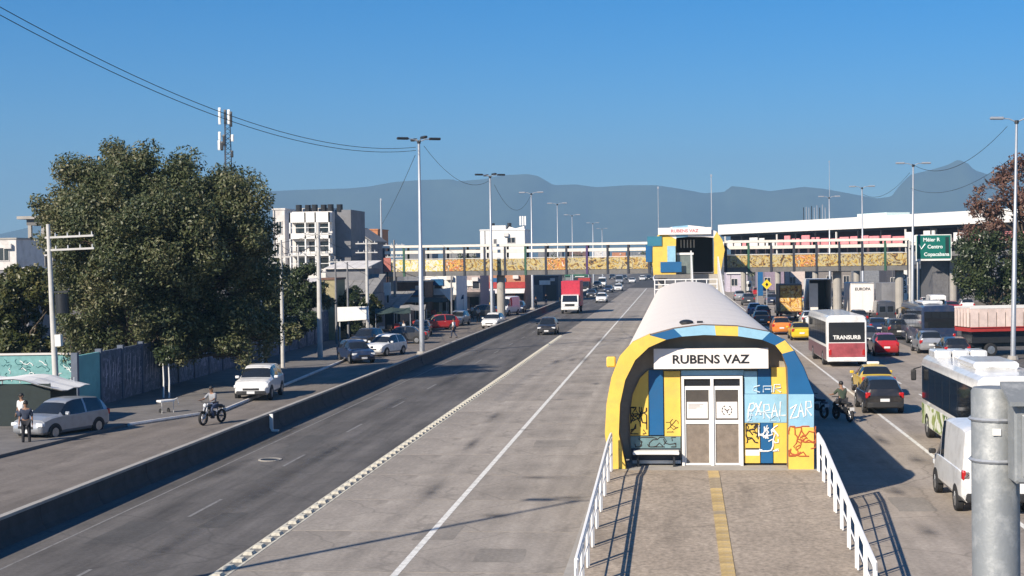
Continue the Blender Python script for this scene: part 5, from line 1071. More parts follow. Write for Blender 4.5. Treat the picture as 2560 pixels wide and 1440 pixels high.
def car_meshes(kind):
    if kind in CARC: return CARC[kind]
    L, prof, rear, front, side, pil = PROF[kind]
    T = np.linspace(0, 1, 41)**1.0; T = np.unique(np.concatenate([T, [p[0] for p in prof]])); pr = np.array(prof)
    st_ = np.stack([np.interp(T, pr[:, 0], pr[:, k]) for k in range(1, 6)], 1)
    for k in range(5):
        sm = st_[:, k].copy(); sm[1:-1] = 0.25*st_[:-2, k]+0.5*st_[1:-1, k]+0.25*st_[2:, k]; st_[:, k] = sm
    rings = []
    for t_, (zb_, zl, zt, w, wt) in zip(T, st_):
        y = (t_-0.5)*L; ml = zl-zb_
        half = [(0, zb_), (w*0.86, zb_), (w*0.985, zb_+ml*0.18), (w, zb_+ml*0.55), (w*0.985, zl-0.02*ml), (w*0.955, zl), (w*0.955+(wt-w*0.955)*0.45, zl+(zt-zl)*0.52), (wt, zt-(zt-zl)*0.07), (wt*0.82, zt), (0, zt+0.012)]
        rings.append([(x, y, z) for x, z in half]+[(-x, y, z) for x, z in half[-2:0:-1]])
    n = len(rings[0]); V = [p for r in rings for p in r]
    parts = {'body': [], 'windscreen': [], 'rear_window': [], 'side_window': [], 'side_window2': []}
    for i in range(len(T)-1):
        tm = (T[i]+T[i+1])/2
        for j in range(n):
            f = (i*n+j, i*n+(j+1) % n, (i+1)*n+(j+1) % n, (i+1)*n+j); jj = j if j < 9 else n-1-j
            key = 'body'
            if jj in (5, 6) and side[0] < tm < side[1] and not (pil[0]-0.012 < tm < pil[0]+0.012) and tm-(0) > 0:
                lo = st_[i][2]-st_[i][1]
                if lo > 0.22: key = 'side_window' if j < 9 else 'side_window2'
            if jj in (7, 8):
                if front[0] < tm < front[1]: key = 'windscreen'
                if rear and rear[0] < tm < rear[1]: key = 'rear_window'
            parts[key].append(f)
    parts['body'] += [tuple(range(n))[::-1], tuple(range((len(T)-1)*n, len(T)*n))]
    res = {}
    for k, fs in parts.items():
        if not fs: continue
        used = sorted({v for f in fs for v in f}); mp = {v: i for i, v in enumerate(used)}
        b = MB(); b.v = [V[v] for v in used]; b.f = [tuple(mp[v] for v in f) for f in fs]
        res[k.rstrip('2') if k != 'side_window2' else 'side_window2'] = b.mesh(k.rstrip('2'), None if False else (GLASS if k != 'body' else TRIM), 35)
    CARC[kind] = (L, res, st_, T); return CARC[kind]
WHEELC = {}
def wheel(r, wd, parent, x, y, dark=False):
    if r not in WHEELC:
        ty = MB(); pr_ = [(r*0.62, -wd/2), (r*0.93, -wd/2), (r, -wd*0.36), (r, wd*0.36), (r*0.93, wd/2), (r*0.62, wd/2)]
        ty.loft([[(a, rr*math.cos(2*PI*k/20), rr*math.sin(2*PI*k/20)) for rr, a in pr_] for k in range(21)], caps=False)
        ri = MB(); ri.cyl((-wd*0.46, 0, 0), (wd*0.46, 0, 0), r*0.60, n=18)
        for k in range(5):
            a_ = 2*PI*k/5
            for s_ in (-1, 1): ri.loft([[(s_*wd*0.47, r*0.1*math.cos(a_+1.2), r*0.1*math.sin(a_+1.2)), (s_*wd*0.47, r*0.1*math.cos(a_-1.2), r*0.1*math.sin(a_-1.2)), (s_*wd*0.47, r*0.6*math.cos(a_-.18), r*0.6*math.sin(a_-.18)), (s_*wd*0.47, r*0.6*math.cos(a_+.18), r*0.6*math.sin(a_+.18))], [(s_*wd*0.54, r*0.1*math.cos(a_+1.2), r*0.1*math.sin(a_+1.2)), (s_*wd*0.54, r*0.1*math.cos(a_-1.2), r*0.1*math.sin(a_-1.2)), (s_*wd*0.5, r*0.6*math.cos(a_-.18), r*0.6*math.sin(a_-.18)), (s_*wd*0.5, r*0.6*math.cos(a_+.18), r*0.6*math.sin(a_+.18))]])
        WHEELC[r] = (ty.mesh('wheel', RUBBER, 40), ri.mesh('rim', ALLOY))
    o = link('wheel', WHEELC[r][0], parent, loc=(x, y, r)); link('rim', WHEELC[r][1], o); return o
DARKRIM = mat('rim_black', (0.03, 0.03, 0.03), 0.5, 0.4)
def car(label, kind, pm_, loc, rz, group, cat='car', name='car', extras=True):
    L, res, st_, T = car_meshes(kind); t = thing(name, label, cat, loc, rz, group)
    for k, me in res.items(): link('side_window' if k.startswith('side') else k, me, t, m=(pm_ if k == 'body' else None))
    hw = max(s[3] for s in st_); r = {'hatch': 0.31, 'suv': 0.36, 'sedan': 0.315, 'van': 0.34}[kind]; ya, yb_ = L*0.315, -L*0.31
    for y in (ya, yb_):
        for s_ in (-1, 1):
            wheel(r, 0.2, t, s_*(hw-0.085), y)
            MB().cyl((s_*(hw-0.12), y, r+0.01), (s_*(hw+0.006), y, r+0.01), r*1.19, n=20).build('wheel_arch', TRIM, t) if False else None
    key = ('arch', kind)
    if key not in CARC:
        CARC[key] = []
        for y in (ya, yb_):
            for s_ in (-1, 1):
                b = MB()
                ring0 = [(s_*(hw+0.004), y+r*1.2*math.cos(PI*k/14), r+r*1.2*math.sin(PI*k/14)) for k in range(15)]; ring1 = [(s_*(hw-0.3), p[1], p[2]) for p in ring0]
                b.loft([ring1, ring0]); CARC[key].append(b.mesh('wheel_arch', TRIM))
        zl = st_[0][1]
        zbp = st_[2][0]; b = MB(); b.rbx(-hw*0.88, hw*0.88, -L/2-0.05, -L/2+0.25, zbp+0.02, zbp+0.26, 0.04); CARC['rb', kind] = b.mesh('rear_bumper', TRIM)
        b = MB(); b.rbx(-hw*0.82, hw*0.82, L/2-0.22, L/2+0.04, zbp+0.0, zbp+0.2, 0.04); CARC['fb', kind] = b.mesh('front_bumper', TRIM)
        zt = zl*0.98 if kind != 'van' else 1.1
        CARC['tl', kind] = MB().rbx(-0.11, 0.11, -0.10, 0.10, -0.12, 0.14, 0.03).mesh('tail_light', TAILL); CARC['hl', kind] = MB().rbx(-0.17, 0.17, -0.12, 0.10, -0.075, 0.075, 0.03).mesh('headlight', HEADL)
        CARC['mr', kind] = MB().rbx(-0.1, 0.1, -0.05, 0.06, -0.07, 0.07, 0.025).mesh('mirror', TRIM); CARC['np', kind] = MB().bx(-0.2, 0.2, -0.012, 0.012, -0.065, 0.065).mesh('number_plate', PLATE)
        CARC['gr', kind] = MB().rbx(-hw*0.5, hw*0.5, -0.05, 0.05, -0.06, 0.06, 0.02).mesh('grille', TRIM)
    for me_ in CARC[key]: link('wheel_arch', me_, t)
    if kind in ('suv', 'van') or pm_ is MATS.get('paint_black'): link('rear_bumper', CARC['rb', kind], t); link('front_bumper', CARC['fb', kind], t)
    def at_t(tt, col): return float(np.interp(tt, T, st_[:, col]))
    zl0 = at_t(0.02, 1)
    for s_ in (-1, 1):
        link('tail_light', CARC['tl', kind], t, loc=(s_*(at_t(0.02, 3)-0.10), -L/2+0.10, zl0-0.05)); link('headlight', CARC['hl', kind], t, loc=(s_*(at_t(0.97, 3)-0.12), (0.967-0.5)*L, at_t(0.97, 1)-0.05))
        link('mirror', CARC['mr', kind], t, m=(pm_ if kind != 'van' else None), loc=(s_*(hw+0.09), (front_cowl(kind)-0.5)*L-0.1, at_t(front_cowl(kind), 1)+0.10))
    if kind == 'van':
        for s_ in (-1, 1): MB().rbx(s_*0.38-0.28, s_*0.38+0.28, -L/2-0.035, -L/2+0.1, 1.30, 1.85, 0.02).build('rear_window', GLASS, t)
        MB().bx(-0.012, 0.012, -L/2-0.03, -L/2+0.05, 0.75, 1.95).build('door_seam', TRIM, t)
    link('number_plate', CARC['np', kind], t, loc=(0, -L/2-0.02-(0.04 if kind in ('suv', 'van') else 0), at_t(0.0, 0)+0.22)); link('number_plate', CARC['np', kind], t, loc=(0, L/2+0.045, at_t(1, 0)+0.0)); link('grille', CARC['gr', kind], t, loc=(0, L/2-0.035, at_t(0.99, 1)-0.08))
    return t
def front_cowl(kind): return {'hatch': .69, 'suv': .67, 'sedan': .69, 'van': .82}[kind]
PW = paint('white', (0.74, 0.74, 0.73)); PS = paint('silver', (0.36, 0.38, 0.41), 0.4); PK = paint('black', (0.016, 0.016, 0.018)); PY = paint('yellow', (0.74, 0.50, 0.02)); PR = paint('red', (0.42, 0.015, 0.02)); PG = paint('graphite', (0.06, 0.065, 0.075), 0.3); PB = paint('navy', (0.02, 0.035, 0.08)); PL = paint('lilac_grey', (0.30, 0.28, 0.38), 0.3); PO = paint('orange', (0.62, 0.20, 0.03))
GV1 = 'cars on the service road'; GV2 = 'cars coming along the expressway'; GV3 = 'cars in the right-hand road'
# service road
f_, r_2 = P(108, 1104), P(252, 1080); mid_ = (f_+r_2)/2; hd = math.atan2(f_.y-r_2.y, f_.x-r_2.x)-PI/2
car('silver hatchback parked by the stall at the far left', 'hatch', PS, (mid_.x-0.66, mid_.y+0.43, 0), hd, GV1)
q = P(622, 1003); car('white off-road car parked facing us beside the graffiti wall', 'suv', PS if False else PW, (q.x, q.y+2.0, 0), PI+0.08, GV1)
q = P(890, 905); car('dark car parked in the shade before the white one, by the wall end', 'hatch', PB, (q.x, q.y, 0), PI+0.5, GV1)
q = P(950, 892); car('white car with only its front in the sun at the end of the graffiti wall', 'hatch', PW, (q.x, q.y+2, 0), PI-0.3, GV1)
q = P(1090, 826); car('red car parked in front of the shops', 'hatch', PR, (q.x, q.y+1, 0), PI/2+0.5, GV1)
q = P(1228, 822); car('white saloon facing us at the foot of the second lamp post', 'hatch', PW, (q.x, q.y+2, 0), PI-0.1, GV1)
q = P(1262, 790); car('white van facing us before the red fascia shop', 'van', PW, (q.x, q.y+2, 0), PI-0.25, GV1, 'van', 'van')
q = P(1000, 860); car('graphite car in the workshop yard left of the tallest lamp post', 'sedan', PG, (q.x, q.y+1, 0), PI/2, GV1)
q = P(1190, 797); car('dark car parked by the white walled shop', 'hatch', PG, (q.x, q.y+3, 0), PI/2+0.3, GV1)
for px_, py_, kd, pm_, rz, lab in ((905, 872, 'hatch', PK, PI-.2, 'black hatchback in the shade below the hoarding'), (1045, 842, 'sedan', PG, PI+.1, 'graphite saloon at the foot of the tallest lamp post'), (1140, 815, 'hatch', PS, PI-.1, 'silver hatchback between the red car and the white saloon'), (1292, 783, 'hatch', PB, PI, 'navy hatchback beyond the white van'), (1350, 745, 'hatch', PW, PI, 'white hatchback before the dark blue warehouse')):
    q = P(px_, py_); car(lab, kd, pm_, (q.x, q.y+2, 0), rz, GV1)
# expressway, oncoming
q = P(1366, 838); car('black hatchback nearest on the expressway lane', 'hatch', PK, (q.x, q.y+2, 0), PI, GV2)
for px_, py_, kd, pm_, lab in ((1503, 757, 'hatch', PW, 'white car alone on the expressway right of the red truck'), (1478, 744, 'sedan', PG, 'graphite car right behind the red truck'), (1545, 728, 'hatch', PW, 'white car farther up the expressway, nearest the bus lane'), (1520, 732, 'sedan', PB, 'navy car left of the farther white car'), (1505, 718, 'van', PW, 'white van far along the expressway'), (1548, 710, 'van', PS, 'silver van far along the expressway'), (1580, 708, 'sedan', PW, 'white saloon in the far queue under the footbridge'), (1606, 702, 'hatch', PW, 'white hatchback in the far queue next to the yellow hall'), (1560, 700, 'hatch', PG, 'dark car in the far queue under the footbridge'), (1622, 700, 'sedan', PK, 'black car in the far queue by the yellow hall'), (1530, 699, 'suv', PG, 'dark off-road car in the far queue'), (1492, 722, 'suv', PK, 'black off-road car on the far left lane')):
    q = P(px_, py_); car(lab, kd, pm_, (q.x, q.y+2, 0), PI, GV2, 'van' if kd == 'van' else 'car', 'van' if kd == 'van' else 'car')
# right road, going away
def rcar(px_, py_, kd, pm_, lab, rz=0.0, **k): q = P(px_, py_); return car(lab, kd, pm_, (q.x, q.y+2.1, 0), rz, GV3, **k)
rcar(2213, 1037, 'hatch', PK, 'black hatchback seen from behind, close behind the yellow taxi')
tx = rcar(2197, 992, 'sedan', PY, 'yellow taxi ahead of the black hatchback', cat='taxi', name='taxi')
MB().rbx(-0.3, 0.3, -0.1, 0.1, 1.47, 1.6, 0.03).build('roof_light', WHITE, tx)
rcar(2218, 892, 'hatch', PR, 'red hatchback right of the red and white coach')
rcar(2005, 852, 'sedan', PY, 'yellow taxi beside the station roof, farther up the road', cat='taxi', name='taxi')
rcar(2027, 818, 'hatch', PW, 'white car ahead of the farther yellow taxi')
rcar(2248, 850, 'suv', PK, 'black off-road car right of the red and white coach')
rcar(2198, 838, 'sedan', PB, 'navy saloon ahead of the red hatchback')
rcar(1888, 792, 'hatch', PL, 'lilac grey car close to the station roof edge')
rcar(1872, 764, 'suv', PG, 'graphite car ahead of the lilac grey one')
rcar(1955, 838, 'hatch', PO, 'orange car half hidden by the station roof edge')
rcar(1960, 785, 'sedan', PK, 'black saloon behind the orange lorry')
rcar(2105, 770, 'hatch', PG, 'graphite car between the two white box lorries')
rcar(2240, 800, 'hatch', PS, 'silver car under the footbridge near the sign posts')
rcar(2320, 775, 'hatch', PW, 'white car parked under the green road sign')
for px_, py_, kd, pm_, lab in ((1965, 772, 'hatch', PW, 'white hatchback glimpsed left of the orange lorry'), (2025, 775, 'sedan', PY, 'yellow taxi squeezed between the lorries'), (2130, 835, 'suv', PS, 'silver off-road car straight ahead of the coach'), (2300, 845, 'sedan', PG, 'graphite saloon at the tail of the dark bus'), (2395, 905, 'hatch', PK, 'black hatchback between the near bus and the board sided lorry'), (2330, 885, 'hatch', PS, 'silver hatchback behind the dark bus'), (1820, 712, 'sedan', PW, 'white saloon at the head of the far right-hand queue'), (1840, 725, 'suv', PK, 'black off-road car in the far right-hand queue'), (1868, 735, 'van', PW, 'white van in the far right-hand queue'), (1895, 740, 'sedan', PR, 'red saloon in the far right-hand queue'), (2075, 815, 'hatch', PK, 'black hatchback just behind the open box lorry'), (2275, 825, 'hatch', PB, 'navy hatchback left of the dark bus'), (2215, 812, 'van', PG, 'graphite van under the right end of the footbridge'), (2170, 868, 'hatch', PG, 'graphite hatchback between coach and red hatchback'), (2345, 790, 'van', PW, 'white van parked below the green road sign'), (2385, 785, 'sedan', PR, 'red saloon parked by the green tree'), (2420, 780, 'hatch', PW, 'white hatchback parked under the green tree'), (1908, 800, 'hatch', PR, 'red hatchback left of the orange lorry, near the roof edge'), (1995, 760, 'sedan', PW, 'white saloon between the orange and the open lorry')): rcar(px_, py_, kd, pm_, lab)
rcar(1905, 815, 'sedan', PG, 'graphite saloon at the roof edge behind the lilac grey car')
rcar(1850, 752, 'hatch', PS, 'silver car farthest up the lane beside the station roof')
rcar(1930, 762, 'hatch', PB, 'navy hatchback left of the orange lorry')
rcar(2150, 815, 'hatch', PG, 'graphite hatchback right behind the closed white box lorry')
rcar(2285, 795, 'suv', PG, 'graphite off-road car at the sign posts')
q = P(2374, 1292); car('tall white van half hidden by the near grey post', 'van', PW, (q.x+1.30, q.y+2.55, 0), 0.0, GV3, 'van', 'van')

def bus(label, loc, rz, Lb, Wb, Hb, body_m, name='bus', cat='bus', lower=None, stripes=None, rear_txt=None, wheels=(0.2, 0.72), group='buses in the right-hand road', roofunit=True, rear_m=None):
    """long vehicle; local +y is forward, origin under the middle"""
    t = thing(name, label, cat, loc, rz, group); h2 = Lb/2; w = Wb/2; z0 = 0.33
    sec = [(-w+0.1, z0), (w-0.1, z0), (w, z0+0.1), (w, Hb-0.35), (w-0.06, Hb-0.15), (w-0.22, Hb-0.03), (0, Hb), (-w+0.22, Hb-0.03), (-w+0.06, Hb-0.15), (-w, Hb-0.35), (-w, z0+0.1)]
    def ring_(y, k, dz=0): return [(x*k, y, z+(dz if z > 1 else 0)) for x, z in sec]
    MB().loft([ring_(-h2, 0.96, -0.08), ring_(-h2+0.12, 1), ring_(h2-0.25, 1), ring_(h2-0.05, 0.965, -0.06), ring_(h2, 0.93, -0.12)]).build('body', body_m, t, smooth=30)
    if lower:
        for s_ in (-1, 1): MB().bx(min(s_*(w+0.004), s_*(w+0.012)), max(s_*(w+0.004), s_*(w+0.012)), -h2+0.2, h2-0.3, z0+0.12, 1.25).build('skirt', lower, t)
    nb_ = int(Lb/1.45); wl = (Lb-0.7)/nb_
    wm = MB().bx(-0.006, 0.006, 0.03, wl-0.03, 1.42, Hb-0.42).mesh('window', GLASS)
    for s_ in (-1, 1):
        for k in range(nb_): link('window', wm, t, loc=(s_*(w+0.008), -h2+0.35+k*wl, 0))
    MB().rbx(-w+0.14, w-0.14, -h2-0.02, -h2+0.06, 1.55, Hb-0.45, 0.015).build('rear_window', GLASS, t); MB().rbx(-w+0.1, w-0.1, h2-0.05, h2+0.03, 1.15, Hb-0.5, 0.015).build('windscreen', GLASS, t)
    if rear_m: MB().rbx(-w+0.12, w-0.12, -h2-0.025, -h2+0.05, 0.62, 1.5, 0.015).build('engine_cover', rear_m, t)
    MB().rbx(-w+0.04, w-0.04, -h2-0.06, -h2+0.12, 0.34, 0.58, 0.03).build('rear_bumper', TRIM if body_m is not PW else PW, t)
    for s_ in (-1, 1):
        MB().rbx(s_*(w-0.22)-0.09, s_*(w-0.22)+0.09, -h2-0.035, -h2+0.05, 0.72, 1.12, 0.02).build('tail_light', TAILL, t); MB().rbx(s_*(w-0.3)-0.16, s_*(w-0.3)+0.16, h2-0.05, h2+0.03, 0.62, 0.82, 0.02).build('headlight', HEADL, t)
        for k in wheels: wheel(0.48, 0.28, t, s_*(w-0.12), -h2+Lb*k)
        MB().tube([(s_*w, h2-0.1, Hb-0.5), (s_*(w+0.25), h2+0.15, Hb-0.6)], 0.025, 5).build('mirror_arm', TRIM, t); MB().rbx(s_*(w+0.25)-0.1, s_*(w+0.25)+0.1, h2+0.1, h2+0.2, Hb-1.05, Hb-0.62, 0.03).build('mirror', TRIM, t)
    MB().bx(-0.22, 0.22, -h2-0.075, -h2-0.061, 0.42, 0.55).build('number_plate', PLATE, t)
    if roofunit:
        MB().rbx(-w*0.6, w*0.6, -h2+Lb*0.28, -h2+Lb*0.55, Hb-0.02, Hb+0.24, 0.08).build('roof_unit', PW, t); MB().rbx(-0.4, 0.4, -h2+Lb*0.72, -h2+Lb*0.8, Hb-0.02, Hb+0.1, 0.04).build('roof_hatch', PW, t)
    if rear_txt: text_obj('lettering', rear_txt, 0.34, WHITE, (0, -h2-0.024, 1.85), t, bold=0.01)
    return t
# near white bus (its roof carries a row of air units): left side from (2445, 935) back to (2295, 880)
Bn = Q(2446, 936, 48.6); Bf = Q(2294, 882, 59.6)
b_ = bus('big white bus with green leaf design on its side at the right edge', ((Bn.x+Bf.x)/2+1.27, 54.0, 0), 0.0, 11.0, 2.5, 3.12, PW, lower=mural_mat('leaf_livery', [(0.70, 0.72, 0.66), (0.70, 0.72, 0.66), (0.68, 0.71, 0.62), (0.30, 0.36, 0.12), (0.09, 0.16, 0.05), (0.70, 0.72, 0.66)], 0.55), wheels=(0.46, 0.87))
for k, x_ in enumerate((-0.72, -0.05, 0.62)): MB().rbx(x_-0.3, x_+0.3, 3.6, 5.0, 3.06, 3.36, 0.05).build('roof_unit', PW, b_)
q = P(2110, 918); bus('red and white coach seen from behind, ahead of the yellow taxi', (q.x+0.1, q.y+5.4, 0), 0.02, 10.5, 2.5, 3.25, PW, name='coach', cat='coach', lower=mat('coach_mauve', (0.20, 0.12, 0.13), 0.4, var=0.2), rear_m=mat('coach_rear', (0.34, 0.07, 0.08), 0.4, var=0.35, scale=2), rear_txt='TRANSURB', roofunit=False)
q = P(2352, 872); bus('dark bus beside the pink sided lorry', (q.x-0.1, q.y+5, 0), 0.0, 10.5, 2.5, 3.2, PB, name='bus', lower=None)
def lorry(label, loc, rz, box_m, cab_m, Lx=6.0, hb=3.4, name='box_lorry', rear_m=None, txt=None, open_=False, stake=False, group='lorries'):
    t = thing(name, label, 'lorry', loc, rz, group); w = 1.2; zf = 1.9 if stake else 1.0; cl = 1.9; h2 = (Lx+cl+0.15)/2; ybx = -h2+Lx
    MB().bx(-0.5, 0.5, -h2+0.1, h2-0.2, 0.62, 0.9).build('chassis', DARK, t)
    if stake:
        MB().bx(-w, w, -h2, ybx, zf-0.20, zf+0.05).build('bed', RED, t); MB().bx(-0.8, 0.8, -h2+0.3, ybx-0.2, 0.902, zf-0.202).build('subframe', DARK, t)
        nst = int(Lx/0.62)
        for s_ in (-1, 1):
            for k in range(nst):
                MB().bx(s_*w-0.03, s_*w+0.03, -h2+k*Lx/nst+0.02, -h2+(k+1)*Lx/nst-0.05, zf+0.12, hb-0.15).build('side_board', PINKW, t)
            MB().bx(s_*w-0.05, s_*w+0.05, -h2, ybx, hb-0.14, hb-0.02).build('top_rail', WHITE, t); MB().bx(s_*w-0.06, s_*w+0.06, -h2, ybx, zf+0.055, zf+0.115).build('bottom_rail', RED, t)
        for k in range(5): MB().bx(-w+0.06+k*0.47, -w+0.36+k*0.47, -h2-0.03, -h2+0.03, zf+0.12, hb-0.15).build('tail_board', PINKW, t)
        MB().rbx(-w+0.1, w-0.1, -h2+0.3, ybx-0.3, zf+0.05, hb-0.5, 0.1).build('load', mat('load_dark', (0.14, 0.10, 0.07), 0.9, var=0.4), t)
    elif open_:
        for s_ in (-1, 1): MB().bx(min(s_*w, s_*(w-0.07)), max(s_*w, s_*(w-0.07)), -h2, ybx, zf-0.098, hb).build('box_side', box_m, t)
        MB().bx(-w, w, -h2, ybx, hb+0.002, hb+0.08).build('box_roof', box_m, t); MB().bx(-w+0.072, w-0.072, ybx-0.07, ybx, zf, hb-0.002).build('box_front', GREYW, t); MB().bx(-w+0.072, w-0.072, -h2, ybx-0.072, zf-0.09, zf).build('box_floor', DARK, t)
        MB().bx(-w+0.072, -0.25, -h2+0.05, -h2+0.12, zf+0.05, hb-0.35).build('rear_door', box_m, t)
    else:
        MB().rbx(-w, w, -h2, ybx, zf-0.098, hb, 0.04).build('cargo_box', box_m, t)
        for s_ in (-1, 1): MB().bx(min(s_*0.015, s_*(w-0.09)), max(s_*0.015, s_*(w-0.09)), -h2-0.03, -h2-0.002, zf+0.03, hb-0.12).build('rear_door', rear_m or box_m, t)
        MB().bx(-w+0.02, w-0.02, -h2-0.02, -h2+0.02, hb-0.1, hb-0.03).build('rear_frame', GREYW, t)
        if txt: text_obj('lettering', txt, 0.42, BLACK, (0, -h2-0.032, hb-0.65), t, bold=0.012)
    c0 = ybx+0.15
    MB().prism_x([(c0, 0.55), (h2, 0.55), (h2+0.02, 1.3), (h2-0.12, 1.5), (h2-0.42, 2.35), (c0+0.1, 2.45), (c0, 2.35)], -1.08, 1.08).build('cab', cab_m, t, smooth=25)
    MB().loft([[(-0.95, h2-0.10, 1.5), (0.95, h2-0.10, 1.5), (0.88, h2-0.385, 2.28), (-0.88, h2-0.385, 2.28)], [(-0.95, h2-0.07, 1.52), (0.95, h2-0.07, 1.52), (0.88, h2-0.355, 2.30), (-0.88, h2-0.355, 2.30)]]).build('windscreen', GLASS, t)
    for s_ in (-1, 1):
        MB().bx(min(s_*1.083, s_*1.095), max(s_*1.083, s_*1.095), c0+0.35, h2-0.5, 1.5, 2.2).build('side_window', GLASS, t); MB().rbx(s_*0.8-0.16, s_*0.8+0.16, h2-0.02, h2+0.045, 0.85, 1.05, 0.02).build('headlight', HEADL, t)
        MB().rbx(s_*1.0-0.12, s_*1.0+0.12, -h2-0.06, -h2+0.04, 0.68, 0.82, 0.02).build('tail_light', TAILL, t); MB().rbx(s_*1.3-0.08, s_*1.3+0.08, h2-0.35, h2-0.25, 1.55, 2.05, 0.02).build('mirror', TRIM, t)
        for y in (-h2+Lx*0.22, h2-0.95): wheel(0.45, 0.26, t, s_*0.98, y)
    MB().rbx(-1.05, 1.05, h2-0.1, h2+0.08, 0.5, 0.78, 0.03).build('front_bumper', WHITE, t); MB().bx(-0.6, 0.6, h2+0.021, h2+0.03, 0.95, 1.25).build('grille', TRIM, t); MB().bx(-0.2, 0.2, h2+0.082, h2+0.092, 0.58, 0.7).build('number_plate', PLATE, t); MB().bx(-1.1, 1.1, -h2-0.06, -h2, 0.5, 0.6).build('rear_bumper', DARK, t)
    return t
q = P(1424, 785)
lorry('red and white lorry coming along the expressway', (q.x, q.y+4.5, 0), PI, mat('lorry_red', (0.50, 0.03, 0.06), 0.5, var=0.2), PW, 6.0, 4.1)
q = P(1462, 735); lorry('small dark red lorry behind the red and white one', (q.x-0.5, q.y+8, 0), PI, RED, PK, 5.0, 3.0)
q = P(2052, 800); lorry('white box lorry with its rear door open, left of two', (q.x, q.y+4.5, 0), 0, WHITE, PW, 6.5, 4.3, open_=True)
q = P(2158, 803); lorry('white box lorry with closed doors, right of two', (q.x, q.y+4.5, 0), 0, CREAM, PW, 6.5, 4.0, txt='EUROPA')
q = P(1978, 802); lorry('orange and brown lorry with a golden picture on its back doors', (q.x, q.y+4.0, 0), 0, mat('lorry_brown', (0.16, 0.08, 0.04), 0.6, var=0.2), PO, 5.5, 3.9, rear_m=mural_mat('lorry_gold', [(0.16, 0.07, 0.03), (0.45, 0.20, 0.04), (0.65, 0.40, 0.08), (0.66, 0.52, 0.28), (0.50, 0.22, 0.05)], 1.1))
q = P(2240, 790); lorry('dark lorry under the footbridge beside the feather banner', (q.x+0.5, q.y+10, 0), 0, GREYW, PK, 5.5, 3.6)
q = Q(2452, 800, 108); lorry('lorry with pinkish wooden board sides beyond the near white bus', (q.x+2.3, 104.8, 0), -PI/2+0.25, PINKW, PR, 7.0, 3.4, stake=True, name='board_lorry')

